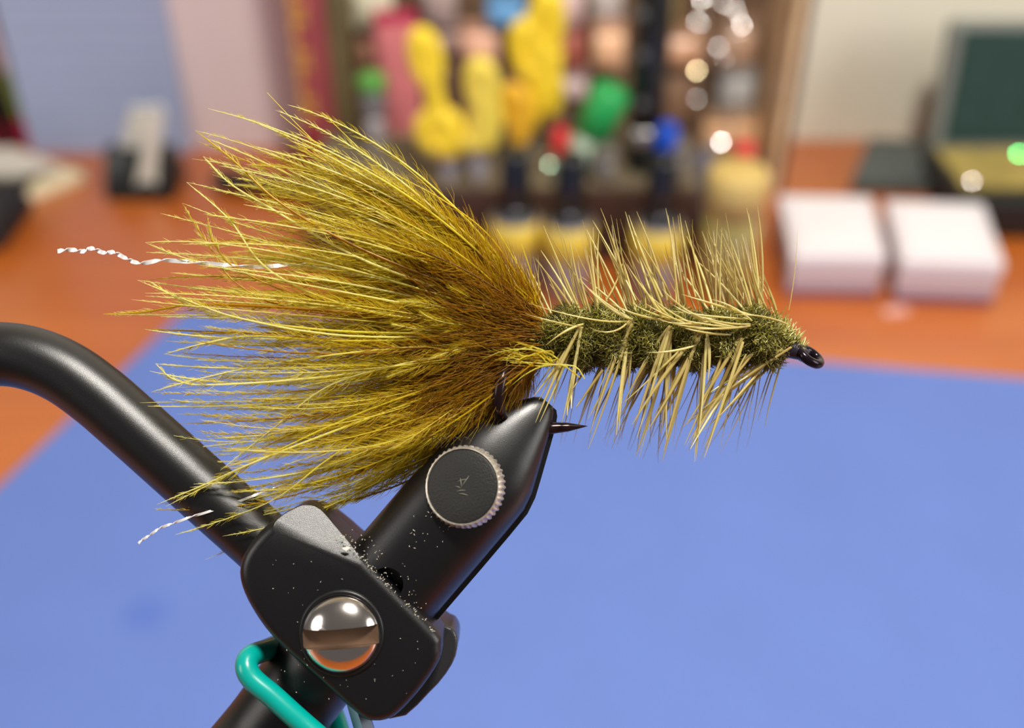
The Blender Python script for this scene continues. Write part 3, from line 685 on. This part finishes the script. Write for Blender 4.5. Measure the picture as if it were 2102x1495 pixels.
link_mesh('screw_well', tube(ringp, 6*S, 8, closed=True), mat('well_black', (.006, .006, .007), .4), vise)
# shaft, going on down outside the picture to a base on the desk
pa, pb, pc = fg(668, 1345, -60), fg(560, 1490, -60), fg(430, 1670, -60)
pd = np.array([pc[0]-.004, pc[1]+.004, pc[2]-.02]); pe = np.array([pd[0], pd[1], .014])
link_mesh('shaft', tube(catmull([pa, pb, pc, pd, np.array([pd[0], pd[1], (pd[2]+.014)/2]), pe], 10), 98*S, 48), vise_m, vise)
vb = thing  # base plate directly below
link_mesh('base_plate', from_bm(box(pe[0]-.035, pe[0]+.035, pe[1]-.045, pe[1]+.03, .0012, .014, .003)), vise_m, vise, smooth=False)
# teal coated wire loop round the shaft
teal = mat('teal_rubber', lin((0, 150, 140)), .28, coat=.3)
path = catmull([fg(x, y, w) for x, y, w in ((640, 1300, -190), (585, 1318, -120), (548, 1334, -20), (516, 1347, 40), (506, 1367, 62), (518, 1394, 70), (560, 1430, 74), (613, 1478, 76), (690, 1545, 70), (740, 1590, 0), (720, 1580, -120), (690, 1480, -190), (650, 1380, -210), (640, 1310, -200))], 10)
link_mesh('teal_spring', tube(path, 22.5*S, 24), teal, vise, label='teal coated wire spring')
# small metal adjuster below the head
cyl = fg(742, 1478, 30)
link_mesh('adjuster_screw', lathe([(20*S, -40*S), (22*S, 30*S), (17*S, 36*S), (6*S, 37*S)], cyl, -UP*.9+RIGHT*.35+TOW*.25, 6), mat('blued_steel', (.25, .28, .36), .3, metal=.9), vise, smooth=False)
# metal shavings and dust caught along the edges
fl = []
def flake(x, y, w, l, r_):
    a_ = rnd.uniform(0, math.pi); p0 = fg(x-l*math.cos(a_), y-l*math.sin(a_), w); p1 = fg(x+l*math.cos(a_), y+l*math.sin(a_), w)
    fl.append(tube(np.array([p0, (p0+p1)/2+TOW*S, p1]), [r_*.3*S, r_*S, r_*.3*S], 5))
for i in range(85):
    s_ = rnd.random(); x = 694+s_*(895-694)+rnd.gauss(0, 3); y = 1098+s_*(1300-1098)+rnd.gauss(0, 3); flake(x, y, 102 - 10*rnd.random(), rnd.uniform(.5, 4), rnd.uniform(.4, 1.2))
for i in range(50):
    s_ = rnd.random(); flake(725+s_*140+rnd.gauss(0, 12), 1095+s_*150+rnd.gauss(0, 14), 95, rnd.uniform(.4, 2.2), rnd.uniform(.4, 1.1))
for i in range(26): flake(rnd.uniform(840, 930), rnd.uniform(1050, 1130), 95, rnd.uniform(.5, 4), rnd.uniform(.4, .9))
for i in range(60): flake(rnd.uniform(560, 860), rnd.uniform(1150, 1440), 101, rnd.uniform(.4, 2), rnd.uniform(.3, .8))
link_mesh('metal_dust', merge_meshes(fl), mat('dust_flakes', (.62, .58, .46), .5), vise, kind='stuff')
fp = fg(708, 1127, 104)
link_mesh('shaving', from_bm(poly_prism([fg(702, 1125, 103), fg(712, 1122, 104), fg(720, 1124, 104), (fg(711, 1131, 104))], TOW*3*S)), mat('white_shaving', (.8, .75, .7), .4), vise, smooth=False)

# ================================================================ the fly
olive_b = [(0, (.07, .055, .004)), (.4, (.21, .18, .015)), (.75, (.50, .46, .08)), (1, (.90, .86, .40))]
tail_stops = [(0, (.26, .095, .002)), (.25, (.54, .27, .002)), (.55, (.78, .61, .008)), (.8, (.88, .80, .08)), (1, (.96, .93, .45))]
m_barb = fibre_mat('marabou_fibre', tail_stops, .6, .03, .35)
m_hackle = fibre_mat('hackle_fibre', [(0, (.42, .30, .09)), (.4, (.66, .53, .19)), (.75, (.82, .73, .28)), (1, (.95, .92, .62))], .5, .06, .3)
m_chen = fibre_mat('chenille_fibre', olive_b, .3, .10, .3)
fly = thing('fishing_fly', 'olive feathered streamer fly held in the vise jaws', 'fishing fly', fg(1400, 780, 0))
hookm = mat('bronzed_hook_wire', (.022, .011, .011), .2, metal=.5)
# hook wire: eye, shank, bend and point
path = catmull([fg(x, y, w) for x, y, w in ((1640, 722, 6), (1500, 716, 10), (1300, 712, 10), (1120, 722, 10), (1052, 748, 50), (1028, 785, 78), (1024, 838, 70), (1045, 870, 20), (1100, 884, 10), (1135, 879, 10), (1170, 877, 10), (1206, 875, 10))], 10)
rad = np.concatenate([np.full(len(path)-22, 12.5), np.linspace(12.5, 9.5, 10), np.linspace(9.2, .4, 12)])*S
link_mesh('hook', tube(path, rad, 20), hookm, fly)
ec = np.array([1662, 732]); ex2 = np.array([math.cos(math.radians(36)), math.sin(math.radians(36))]); ey2 = np.array([-ex2[1], ex2[0]])
path = []
for a_ in np.linspace(0, 2*math.pi, 40, endpoint=False):
    q = ec + ex2*24*math.cos(a_) + ey2*8*math.sin(a_); path.append(fg(q[0], q[1], 6+20*math.sin(a_)))
link_mesh('hook_eye', tube(np.array(path), 10*S, 14, closed=True), mat('black_eye_wire', (.02, .014, .02), .18, metal=.7), fly)
# thread head
hp = catmull([fg(1588, 712, 4), fg(1615, 716, 5), fg(1640, 724, 6), fg(1655, 730, 6)], 6)
link_mesh('thread_head', tube(hp, np.linspace(22, 12, len(hp))*S, 24), mat('dark_thread', (.02, .016, .03), .25, bump=.5, bscale=3000), fly)
for k in range(9):
    c = np.array([1628+k*3.6, 713+k*2.6]); n2 = np.array([-.35, .94]); pp = []
    for a_ in np.linspace(0, 2*math.pi, 20, endpoint=False):
        q = c+n2*(17-k*.6)*math.cos(a_)+np.array([-2, 0])*math.sin(a_); pp.append(fg(q[0], q[1], 6+(17-k*.6)*math.sin(a_)))
    link_mesh('thread_wrap', tube(np.array(pp), 1.9*S, 8, closed=True), mat('thread_dark', (.025, .02, .035), .3) if k == 0 else bpy.data.materials['thread_dark'], fly)
# chenille body --------------------------------------------------------------
xs_ = np.array([1062, 1090, 1110, 1160, 1210, 1260, 1300, 1350, 1400, 1450, 1500, 1550, 1590, 1612, 1632, 1648])
top_ = np.array([668, 655, 645, 628, 624, 632, 628, 636, 632, 636, 630, 630, 638, 668, 692, 708])
bot_ = np.array([725, 735, 742, 752, 758, 762, 764, 764, 760, 758, 756, 758, 756, 742, 730, 724])
def body_env(x): t_ = np.interp(x, xs_, top_); b_ = np.interp(x, xs_, bot_); return (t_+b_)/2, (b_-t_)/2
WR = 78.0
def body_pt(x, phi, extra=0):
    cy_, r_ = body_env(x)
    ridge = 1 + .15*np.cos(2*math.pi*(x-1080)/WR - phi)
    r2 = r_*ridge*.93+extra
    return np.stack([x + 0*phi, cy_ - r2*np.cos(phi), r2*np.sin(phi)+4], -1)
nx, nph = 150, 36; V = []; fs = []
for i in range(nx):
    x = 1064+(1645-1064)*i/(nx-1)
    for k in range(nph): V.append(fga(body_pt(np.array(x), np.array(2*math.pi*k/nph), -7)))
for i in range(nx-1):
    for k in range(nph): l = (k+1) % nph; fs.append((i*nph+k, i*nph+l, (i+1)*nph+l, (i+1)*nph+k))
fs.append(tuple(range(nph))); fs.append(tuple(range((nx-1)*nph, nx*nph)))
body = link_mesh('body_core', from_data(V, fs), mat('dark_olive_core', (.035, .030, .006), .8), fly)
n = 26000
x = rng.uniform(1064, 1640, n); phi = rng.uniform(0, 2*math.pi, n)
P0 = body_pt(x, phi, -9)
nrm = np.stack([np.zeros(n), -np.cos(phi), np.sin(phi)], -1); tan = np.stack([np.zeros(n), np.sin(phi), np.cos(phi)], -1); axx = np.tile([1.0, 0, 0], (n, 1))
clump = np.sin(x*.09+phi*3)+np.sin(x*.05-phi*5)
dv = nrm*rng.uniform(.25, 1.0, (n, 1)) + tan*(rng.normal(0, .6, (n, 1))+.25*clump[:, None]) + axx*rng.normal(-.15, .6, (n, 1)); dv /= np.linalg.norm(dv, axis=1)[:, None]
L = rng.uniform(10, 24, n)[:, None]*np.clip(body_env(x)[1]/60, .5, 1)[:, None]
bend = rng.normal(0, .35, (n, 3)) - nrm*.3
P1 = P0 + dv*L*.55; P2 = P1 + (dv+bend)*L*.5
P = fga(np.stack([P0, P1, P2], 1)); R = np.array([1.15, .95, .35])*S*rng.uniform(.7, 1.4, (n, 1))
tone = np.clip(rng.beta(1.6, 2.8, n)+.08+.10*clump, 0, 1)
link_mesh('chenille_pile', strands_mesh(P, R, tone), m_chen, body, kind='stuff')
# few long loose chenille fibres and pale fibres on the nose
n = 150; x = rng.uniform(1575, 1650, n); phi = rng.uniform(-1.2, 1.4, n)
P0 = body_pt(x, phi, -4); nrm = np.stack([np.full(n, .5), -np.cos(phi), np.sin(phi)*.6], -1)+rng.normal(0, .4, (n, 3))
P = fga(np.stack([P0, P0+nrm*9, P0+nrm*16+rng.normal(0, 2, (n, 3))], 1))
link_mesh('nose_fibres', strands_mesh(P, np.array([1.5, 1.3, .4])*S*np.ones((n, 1)), rng.uniform(.6, 1, n)), m_chen, body, kind='stuff')

# hackle ----------------------------------------------------------------------
hk = bpy.data.objects.new('hackle', None); COL.objects.link(hk); hk.parent = fly
def c3(x, y): return (980+x*.3612, 420+y*.3612)
def fibre(b, t_, w0=30, w1=60, sag=6, r_=2.6, tone=.55, name='hackle_fibre'):
    b = np.array([*b, w0], float); e = np.array([*t_, w1], float); d_ = e-b; nn = np.array([-d_[1], d_[0], 0]); nn /= np.linalg.norm(nn)+1e-9
    P = bez(b, b+d_*.35+nn*sag, b+d_*.7+nn*sag*.8, e, 9)
    rr = np.array([.8, 1, 1, .95, .85, .7, .52, .34, .12])*r_*S
    tn = np.clip(tone+np.linspace(.0, .15, 9), 0, 1)
    Pw = fga(P)[None]; ms = strands_mesh(Pw, rr[None], tn[None], 5)
    link_mesh(name, ms, m_hackle, hk)
TOPS = [(380,620,240,330),(350,600,190,300),(600,600,375,120),(580,590,360,260),(560,580,330,310),(640,600,530,215),(650,590,570,320),(680,590,610,230),(690,580,640,180),(700,560,690,160),(850,560,620,140),(860,480,700,20),(900,500,655,90),(880,560,790,80),(1000,500,840,40),(1050,480,860,60),(1080,500,905,40),(1100,480,880,150),(1130,520,1070,20),(1150,560,1085,60),(1180,520,1110,70),(1200,480,1140,60),(1240,480,1150,50),(1290,520,1180,90),(1340,560,1190,180),(1350,560,1280,150),(1360,600,1365,80),(1380,580,1390,130),(1550,600,1235,310),(1560,590,1380,140),(1570,590,1440,200),(1600,600,1500,210),(1620,560,1545,50),(1640,540,1550,270),(1620,450,1590,0),(1700,560,1620,400),(1600,520,1530,20),(730,500,830,310),(480,560,410,450),(520,570,430,470),(400,600,270,330),(430,600,290,350),(370,620,200,260),(360,600,160,340),(960,560,960,400),(900,570,830,330),(1060,560,930,300),(1340,600,1090,290),(1480,600,1410,330),(860,600,590,410),(700,600,640,290)]
for i, (bx, by, tx, ty) in enumerate(TOPS):
    b = c3(bx, by+45); t_ = c3(tx, ty); fibre(b, t_, rnd.uniform(-10, 35), rnd.uniform(-60, 60), rnd.uniform(-9, 9), rnd.uniform(1.9, 3.1), rnd.uniform(.1, .7))
fibre(c3(1770, 600), c3(1820, 140), 10, 10, 5, .9, .5)
SWEEP = [((880,650),(760,640),(580,420)),((870,660),(700,700),(290,560)),((600,700),(420,670),(270,620)),((1100,640),(980,560),(850,340)),((1090,660),(1010,600),(930,440)),((1550,690),(1200,740),(1010,640)),((1500,700),(1230,680),(1060,500)),((1560,630),(1350,570),(1160,510)),((1550,680),(1380,690),(1230,620)),((1440,740),(1280,740),(1140,690)),((1760,680),(1620,610),(1440,630)),((1300,700),(1120,660),(960,500)),((1350,650),(1210,650),(1100,560)),((1540,650),(1300,640),(1080,600)),((870,650),(780,780),(640,700)),((1290,700),(1130,680),(950,560)),((1100,660),(900,650),(760,560)),((1530,700),(1330,700),(1100,640)),((860,640),(760,600),(640,480)),((1320,680),(1180,620),(1050,480)),((600,680),(500,700),(390,800)),((1240,800),(1100,850),(960,840)),((1560,660),(1450,560),(1330,540)),((1550,690),(1360,720),(1180,700)),((1120,650),(1000,640),(880,560)),((1330,660),(1200,700),(1040,660))]
for a_, m_, c_ in SWEEP:
    a2, m2, c2 = [np.array([*c3(*q)], float) for q in (a_, m_, c_)]
    P = bez(np.array([*a2, 66]), np.array([*(a2*.4+m2*.6), 92]), np.array([*(m2*.6+c2*.4), 100]), np.array([*c2, 84]), 10)
    r_ = rnd.uniform(1.9, 2.9)
    link_mesh('hackle_fibre', strands_mesh(fga(P)[None], (np.array([.8, 1, 1, 1, .95, .85, .7, .5, .32, .12])*r_*S)[None], np.full((1, 10), rnd.uniform(.55, .85)), 5), m_hackle, hk)
BOTS = [(590,690,320,1090),(585,690,350,1110),(580,700,330,1240),(590,700,480,1240),(590,720,430,980),(560,900,510,1200),(560,850,535,1160),(880,650,680,1080),(870,660,640,1300),(875,670,630,1390),(878,680,650,1200),(880,670,855,1050),(870,700,790,1310),(860,720,775,1350),(860,800,820,1130),(1095,690,880,1030),(1095,690,830,1190),(1090,700,890,1270),(1100,690,1075,1340),(1100,700,1110,1180),(1100,720,900,1430),(1090,720,905,1330),(1100,720,1045,1300),(1280,700,840,1120),(1285,700,970,1280),(1270,710,880,1250),(1300,720,1310,1000),(1240,760,1050,1460),(1240,760,1090,1150),(1250,760,1060,1400),(1290,760,1240,1460),(1300,760,1255,1330),(1490,740,1270,1110),(1500,740,1190,1250),(1510,780,1290,1440),(1505,760,1230,1300),(1740,810,1270,1100),(1790,790,1280,1290),(1780,800,1170,1260),(1700,830,1340,1240),(1560,840,1210,1390),(1500,840,1220,1350),(1520,840,1290,1380),(1760,810,1480,1010),(1560,840,1390,1030),(640,900,540,1050),(720,930,560,1150),(480,900,430,1130),(1400,820,1200,1400)]
for i, (bx, by, tx, ty) in enumerate(BOTS):
    fibre(c3(bx, by), c3(tx, ty), rnd.uniform(45, 78) if by < 790 else rnd.uniform(-20, 20), rnd.uniform(-10, 85), rnd.uniform(-8, 8), rnd.uniform(2.7, 4.6), rnd.uniform(.3, .8))
    if i % 2 == 0: fibre(c3(bx+rnd.uniform(-8, 8), by+10), c3(tx+rnd.uniform(-25, 25), ty+rnd.uniform(-60, 20)), 50, rnd.uniform(0, 70), rnd.uniform(-8, 8), rnd.uniform(2.3, 3.8), rnd.uniform(.15, .6))
# further, paler fibres behind, joined: too many to pick apart
PS = []; RS = []; TS = []
for i in range(150):
    xw = rnd.choice([1105, 1190, 1245, 1298, 1340, 1375, 1410, 1445, 1490, 1520, 1560, 1600])+rnd.gauss(0, 9); upw = rnd.random() < .62
    cyb, rb = body_env(xw); lean = rnd.gauss(-.33, .16); Ln = rnd.uniform(150, 215)*(1 if 1180 < xw < 1590 else .72)
    wv = rnd.uniform(-.55, .1)
    b = np.array([xw, cyb+(-rb*.7 if upw else rb*.7), rnd.uniform(-30, 10)]); d_ = np.array([lean, -1 if upw else 1, wv]); d_ /= np.linalg.norm(d_)
    P = bez(b, b+d_*Ln*.33+np.array([rnd.gauss(0, 6), 0, 0]), b+d_*Ln*.7+np.array([rnd.gauss(0, 6), 0, 0]), b+d_*Ln, 8)
    PS.append(fga(P)); RS.append(np.array([.9, 1, 1, .9, .75, .55, .35, .12])*rnd.uniform(1.2, 2.4)*S); TS.append(rnd.uniform(.1, .6))
link_mesh('hackle_mass', strands_mesh(np.array(PS), np.array(RS), np.array(TS)), m_hackle, hk, kind='stuff')

# marabou tail --------------------------------------------------------------------
tail = bpy.data.objects.new('tail', None); COL.objects.link(tail); tail.parent = fly
def barb_spine(tip, base=None, w0=None, w1=None, flare=None, k=26):
    tip = np.array(tip, float)
    if base is None:
        f = np.clip((tip[1]-230)/850, 0, 1); base = np.array([1085+rnd.uniform(-8, 22), 650+f*88+rnd.gauss(0, 9)])
    base = np.array(base, float); d_ = tip-base
    rel = tip[1]-(base[1]-20)
    f = flare if flare is not None else .11
    side = np.sign(rel)*min(1, abs(rel)/160)
    nn = np.array([-d_[1], d_[0]]); nn = nn/np.linalg.norm(nn); 
    if nn[1]*side < 0: nn = -nn
    Ls = np.linalg.norm(d_)
    b3 = np.array([*base, w0 if w0 is not None else rnd.gauss(8, 20)]); e3 = np.array([*tip, w1 if w1 is not None else rnd.gauss(20, 42)])
    p1 = b3+(e3-b3)*.33; p2 = b3+(e3-b3)*.68
    p1[:2] += nn*Ls*f*abs(side)+rng.normal(0, 15, 2); p2[:2] += nn*Ls*f*.75*abs(side)+rng.normal(0, 24, 2)
    return bez(b3, p1, p2, e3, k)
def barb_mesh(spines, nb=90, L0=78, rs=1.7, tonebase=.5):
    """one mesh of spines with their barbules; spines (n,k,3) in photo pixels"""
    spines = np.asarray(spines); n, k, _ = spines.shape
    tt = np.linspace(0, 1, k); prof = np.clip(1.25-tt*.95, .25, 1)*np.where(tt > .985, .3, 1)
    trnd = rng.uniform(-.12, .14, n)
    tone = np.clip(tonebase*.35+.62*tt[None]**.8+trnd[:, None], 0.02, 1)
    st_ = np.clip(tone+np.where(rng.random((n, 1)) < .25, -.45, .28), .02, 1)  # some spines toned dark to read as spines lying in shadow
    a = (fga(spines+np.array([0, 0, 2.5])), (rs*prof*S)[None]*rng.uniform(.8, 1.3, (n, 1)), st_)
    # barbules
    i = np.repeat(np.arange(n), nb); s_ = rng.uniform(.03, .975, n*nb); f = s_*(k-1); j = f.astype(int); j = np.minimum(j, k-2); fr = (f-j)[:, None]
    p = spines[i, j]*(1-fr)+spines[i, j+1]*fr; T_ = spines[i, j+1]-spines[i, j]; T_ /= np.linalg.norm(T_, axis=1)[:, None]
    sd = rng.choice([-1.0, 1.0], n*nb); N_ = np.stack([-T_[:, 1], T_[:, 0], np.zeros(n*nb)], -1)*sd[:, None]
    N_[:, 2] += rng.normal(0, .6, n*nb)
    ang = (.22+.45*(1-s_)+rng.normal(0, .13, n*nb))[:, None]
    L = (L0*(1-s_)**.75*rng.uniform(.5, 1.1, n*nb)+5)[:, None]
    q1 = p+(T_*np.cos(ang)+N_*np.sin(ang))*L*.5
    ang2 = ang*.5; q2 = q1+(T_*np.cos(ang2)+N_*np.sin(ang2))*L*.5 + rng.normal(0, 1.6, (n*nb, 3))
    B = (fga(np.stack([p, q1, q2], 1)), np.array([.55, .42, .15])*S*rng.uniform(.7, 1.3, (n*nb, 1)), np.clip(tone[i, j]+rng.normal(.02, .10, n*nb), .02, 1))
    return a, B
def add_barbs(spines, name, parent, nb, kind=None, L0=78, rs=1.7, tb=.5):
    (P1_, R1, T1), (P2_, R2, T2) = barb_mesh(spines, nb, L0, rs, tb)
    m1 = strands_mesh(P1_, R1, T1, 4); m2 = strands_mesh(P2_, R2, T2, 3)
    # join by hand to keep the attribute
    o1 = link_mesh(name, m1, m_barb, parent, kind=kind)
    bm = bmesh.new(); bm.from_mesh(o1.data)
    m2.transform(Matrix.Translation(tuple(-wloc(parent)))); bm.from_mesh(m2); bm.to_mesh(o1.data); bm.free(); o1.data.shade_smooth()
    bpy.data.meshes.remove(m2)
    return o1
TIPS = [(427,223),(491,239),(401,268),(404,289),(430,286),(394,326),(417,321),(383,374),(438,390),(374,417),(329,438),(425,441),(298,498),(300,518),(375,502),(484,345),(449,340),(542,252),(565,226),(590,215),(282,575),(303,575),(269,615),(212,645),(298,602),(298,608),(297,676),(337,690),(378,587),(475,563),(295,675),(340,700),(337,727),(307,762),(319,747),(310,805),(349,820),(303,834),(287,827),(320,886),(364,850),(374,921),(367,869),(322,1036),(340,1035),(307,1045),(360,1098),(457,1101),(444,1046),(397,994),(614,1041),(370,640),(350,560),(410,545),(360,610),(330,650),(400,760),(380,800),(420,840),(400,700),(520,300),(560,310),(600,290),(640,310),(500,420),(470,480),(600,270),(460,1010),(500,1030),(530,1060),(480,985),(420,930),(640,1052),(660,1055),(440,900)]
for tp in TIPS:
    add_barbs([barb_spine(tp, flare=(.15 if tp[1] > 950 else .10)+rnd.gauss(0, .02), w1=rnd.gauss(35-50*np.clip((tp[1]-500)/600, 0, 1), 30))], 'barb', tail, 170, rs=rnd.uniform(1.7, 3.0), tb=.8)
# steep crossing barb and long single hairs
add_barbs([barb_spine((457, 964), base=(1000, 700), flare=-.03)], 'barb', tail, 90)
add_barbs([barb_spine((420, 1150), base=(1040, 760), flare=.10)], 'barb', tail, 70)
for P_ in ([(1082, 615), (1045, 540), (990, 470), (900, 405), (775, 335), (661, 231)], [(1072, 610), (1010, 520), (950, 475), (890, 395), (820, 332)], [(1060, 640), (960, 560), (850, 470), (740, 370), (640, 285), (548, 190)], [(1065, 640), (920, 540), (800, 440), (690, 330), (575, 235)], [(1100, 640), (1086, 590), (1060, 540), (1020, 470)], [(1110, 640), (1090, 560), (1070, 500)]):
    sp = catmull([(x, y, 20) for x, y in P_], 6); n_ = len(sp)
    link_mesh('long_hair', strands_mesh(fga(sp)[None], (np.linspace(2.2, .7, n_)*S)[None], np.linspace(.35, .75, n_)[None], 5), m_barb, tail)
# barbs that cross the fan
for P_ in ([(374,417),(420,490),(490,585),(640,640)], [(383,374),(470,450),(560,560),(760,640)], [(282,575),(380,615),(500,655),(720,690)], [(303,575),(370,615),(470,650),(700,680)], [(212,645),(300,640),(420,625),(700,640)],
           [(452,966),(560,880),(680,790),(860,740)], [(298,498),(380,530),(500,560),(760,610)], [(401,268),(480,330),(580,420),(760,520)], [(417,321),(470,375),(560,430),(760,540)], [(319,747),(360,780),(440,790),(700,770)],
           [(322,1036),(420,995),(520,950),(700,880)], [(340,1040),(440,990),(560,930),(760,840)], [(360,1098),(480,1060),(580,1015),(740,900)], [(425,441),(440,500),(500,560),(680,620)], [(337,727),(420,705),(520,690),(720,700)], [(310,805),(400,780),(540,750),(760,720)]):
    q = catmull([(x, y, rnd.uniform(30, 70)) for x, y in P_]+[(1085, 690+(P_[-1][1]-690)*.25, 15)], 7)
    q = q[::-1][np.linspace(0, len(q)-1, 26).astype(int)]
    add_barbs([q], 'barb', tail, 120, rs=rnd.uniform(2.0, 3.0), tb=.9, L0=60)
# the inner mass
ENV = np.array([(655,290),(600,300),(540,310),(470,340),(430,380),(400,430),(390,480),(380,520),(350,580),(345,640),(350,700),(370,750),(360,810),(380,850),(400,890),(420,940),(430,990),(480,1030),(560,1055),(640,1050),(700,1015),(760,960)], float)
sp = []
for i in range(210):
    u = rnd.random()*(len(ENV)-1); j = int(u); e = ENV[j]*(1-(u-j))+ENV[min(j+1, len(ENV)-1)]*(u-j)
    sh = rnd.uniform(.0, .42)**1.0 if rnd.random() < .75 else rnd.uniform(.3, .75)
    c = np.array([1080, 690]); tp = e*(1-sh)+c*sh + rng.normal(0, 10, 2)
    sp.append(barb_spine(tp, w0=rnd.gauss(0, 26), w1=rnd.gauss(-5, 60), flare=.12+rnd.gauss(0, .03)))
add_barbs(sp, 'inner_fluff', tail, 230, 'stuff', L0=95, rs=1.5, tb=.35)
# short downy butt fibres where the feather is tied in
n = 5200; u = rng.uniform(0, 1, n); x = 1120-rng.beta(1.3, 1.6, n)*260; spread = np.clip((1120-x)/260, 0, 1)
y = 690+(u-.47)*2*(52+spread*125); ang = (u-.47)*1.5+rng.normal(0, .22, n)
d_ = np.stack([-np.cos(ang), np.sin(ang), rng.normal(0, .25, n)], -1); L = rng.uniform(45, 110, n)[:, None]
P0 = np.stack([x, y, rng.normal(18, 26, n)], -1); P1 = P0+d_*L*.5; P2 = P1+(d_+rng.normal(0, .16, (n, 3)))*L*.5
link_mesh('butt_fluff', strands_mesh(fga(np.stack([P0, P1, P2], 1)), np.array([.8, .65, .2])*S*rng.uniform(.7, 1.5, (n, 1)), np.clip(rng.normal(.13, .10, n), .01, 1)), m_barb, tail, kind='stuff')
# upright orange wisps at the tie-in
n = 260; x = rng.uniform(1000, 1110, n); P0 = np.stack([x, rng.uniform(610, 660, n), rng.normal(20, 15, n)], -1)
ang = rng.normal(-2.05, .25, n); d_ = np.stack([np.cos(ang), np.sin(ang), rng.normal(0, .2, n)], -1); L = rng.uniform(30, 115, n)[:, None]
P = fga(np.stack([P0, P0+d_*L*.5, P0+d_*L+rng.normal(0, 6, (n, 3))], 1))
link_mesh('tie_in_wisps', strands_mesh(P, np.array([1.6, 1.1, .3])*S*np.ones((n, 1)), np.clip(rng.normal(.4, .12, n), 0, 1)), m_barb, tail, kind='stuff')
# loose knot of yellow fibres below the body
n = 26; PP = []
for i in range(n):
    b = np.array([1125+rnd.gauss(0, 10), 742+rnd.gauss(0, 5), 72]); e = np.array([1045+rnd.gauss(0, 18), 728+rnd.gauss(0, 14), 84])
    PP.append(bez(b, b+rng.normal(0, 16, 3)*[1, 1, .3], e+rng.normal(0, 20, 3)*[1, 1, .3], e+rng.normal(0, 8, 3)*[2, 1, .3], 9))
for q in ([(1165, 752), (1120, 750), (1080, 768), (1052, 790)], [(1190, 775), (1150, 748), (1100, 752), (1010, 716)], [(1200, 778), (1180, 752), (1130, 748), (1016, 738)]):
    c_ = catmull([(x, y, 84) for x, y in q], 6); idx = np.linspace(0, len(c_)-1, 9).astype(int); PP.append(c_[idx])
link_mesh('loose_tuft', strands_mesh(fga(np.array(PP)), np.array([1.6]*6+[1.3, .9, .3])*S*np.ones((len(PP), 1)), rng.uniform(.45, .95, len(PP))), m_barb, tail, kind='stuff')
# twisted pearl flash strands
flash = mat('pearl_flash', (.96, .93, .92), .2, metal=.45)
def ribbon(pts, wd, w=30, turns=9):
    c_ = catmull([(x, y, w - max(0, x-400)*.35) for x, y in pts], 30); n_ = len(c_); V = []; fs = []
    for i in range(n_):
        t_ = c_[min(i+1, n_-1)]-c_[max(i-1, 0)]; t_ /= np.linalg.norm(t_); nn = np.array([-t_[1], t_[0], 0]); a_ = turns*math.pi*i/n_ - .35*math.sin(2*turns*math.pi*i/n_)
        side = nn*math.cos(a_)+np.array([0, 0, 1])*math.sin(a_)
        V += [fga(c_[i]-side*wd), fga(c_[i]+side*wd), fga(c_[i]+side*wd+np.cross(t_, side)*1.6), fga(c_[i]-side*wd+np.cross(t_, side)*1.6)]
    for i in range(n_-1):
        for k_ in range(4): l = (k_+1) % 4; fs.append((i*4+k_, i*4+l, (i+1)*4+l, (i+1)*4+k_))
    return from_data(V, fs)
link_mesh('flash_strand', ribbon([(118, 516), (150, 513), (172, 516), (190, 510), (215, 520), (235, 518), (262, 533), (290, 540), (340, 535), (420, 540), (520, 548), (655, 545), (800, 590)], 4.4, 60, 13), flash, tail, smooth=False, label='twisted silver flash strand')
link_mesh('flash_strand', ribbon([(284, 1116), (305, 1100), (335, 1082), (380, 1066), (460, 1040), (600, 990)], 2.6, 40, 7), flash, tail, smooth=False, label='twisted silver flash strand')
# dark hair ends hanging from the tail onto the jaw
link_mesh('long_hair', tube(catmull([fg(x, y, 20) for x, y in ((1000, 850), (930, 880), (880, 915), (780, 968))], 8), 1.6*S, 6), mat('dark_hair', (.03, .025, .015), .4), tail)
for x in (880, 900, 925, 945):
    link_mesh('long_hair', tube(catmull([fg(x+rnd.uniform(-8, 8), 915+rnd.uniform(-4, 8), 84), fg(x+8, 898, 88), fg(x+22, 906, 86), fg(x+14, 920, 84)], 8), .8*S, 5), bpy.data.materials['dark_hair'], tail)
# chrome spring-steel spark of dust in the air left out; everything else stands
for o in bpy.data.objects:
    if o.type == 'MESH' and not o.data.materials: print('no material', o.name)
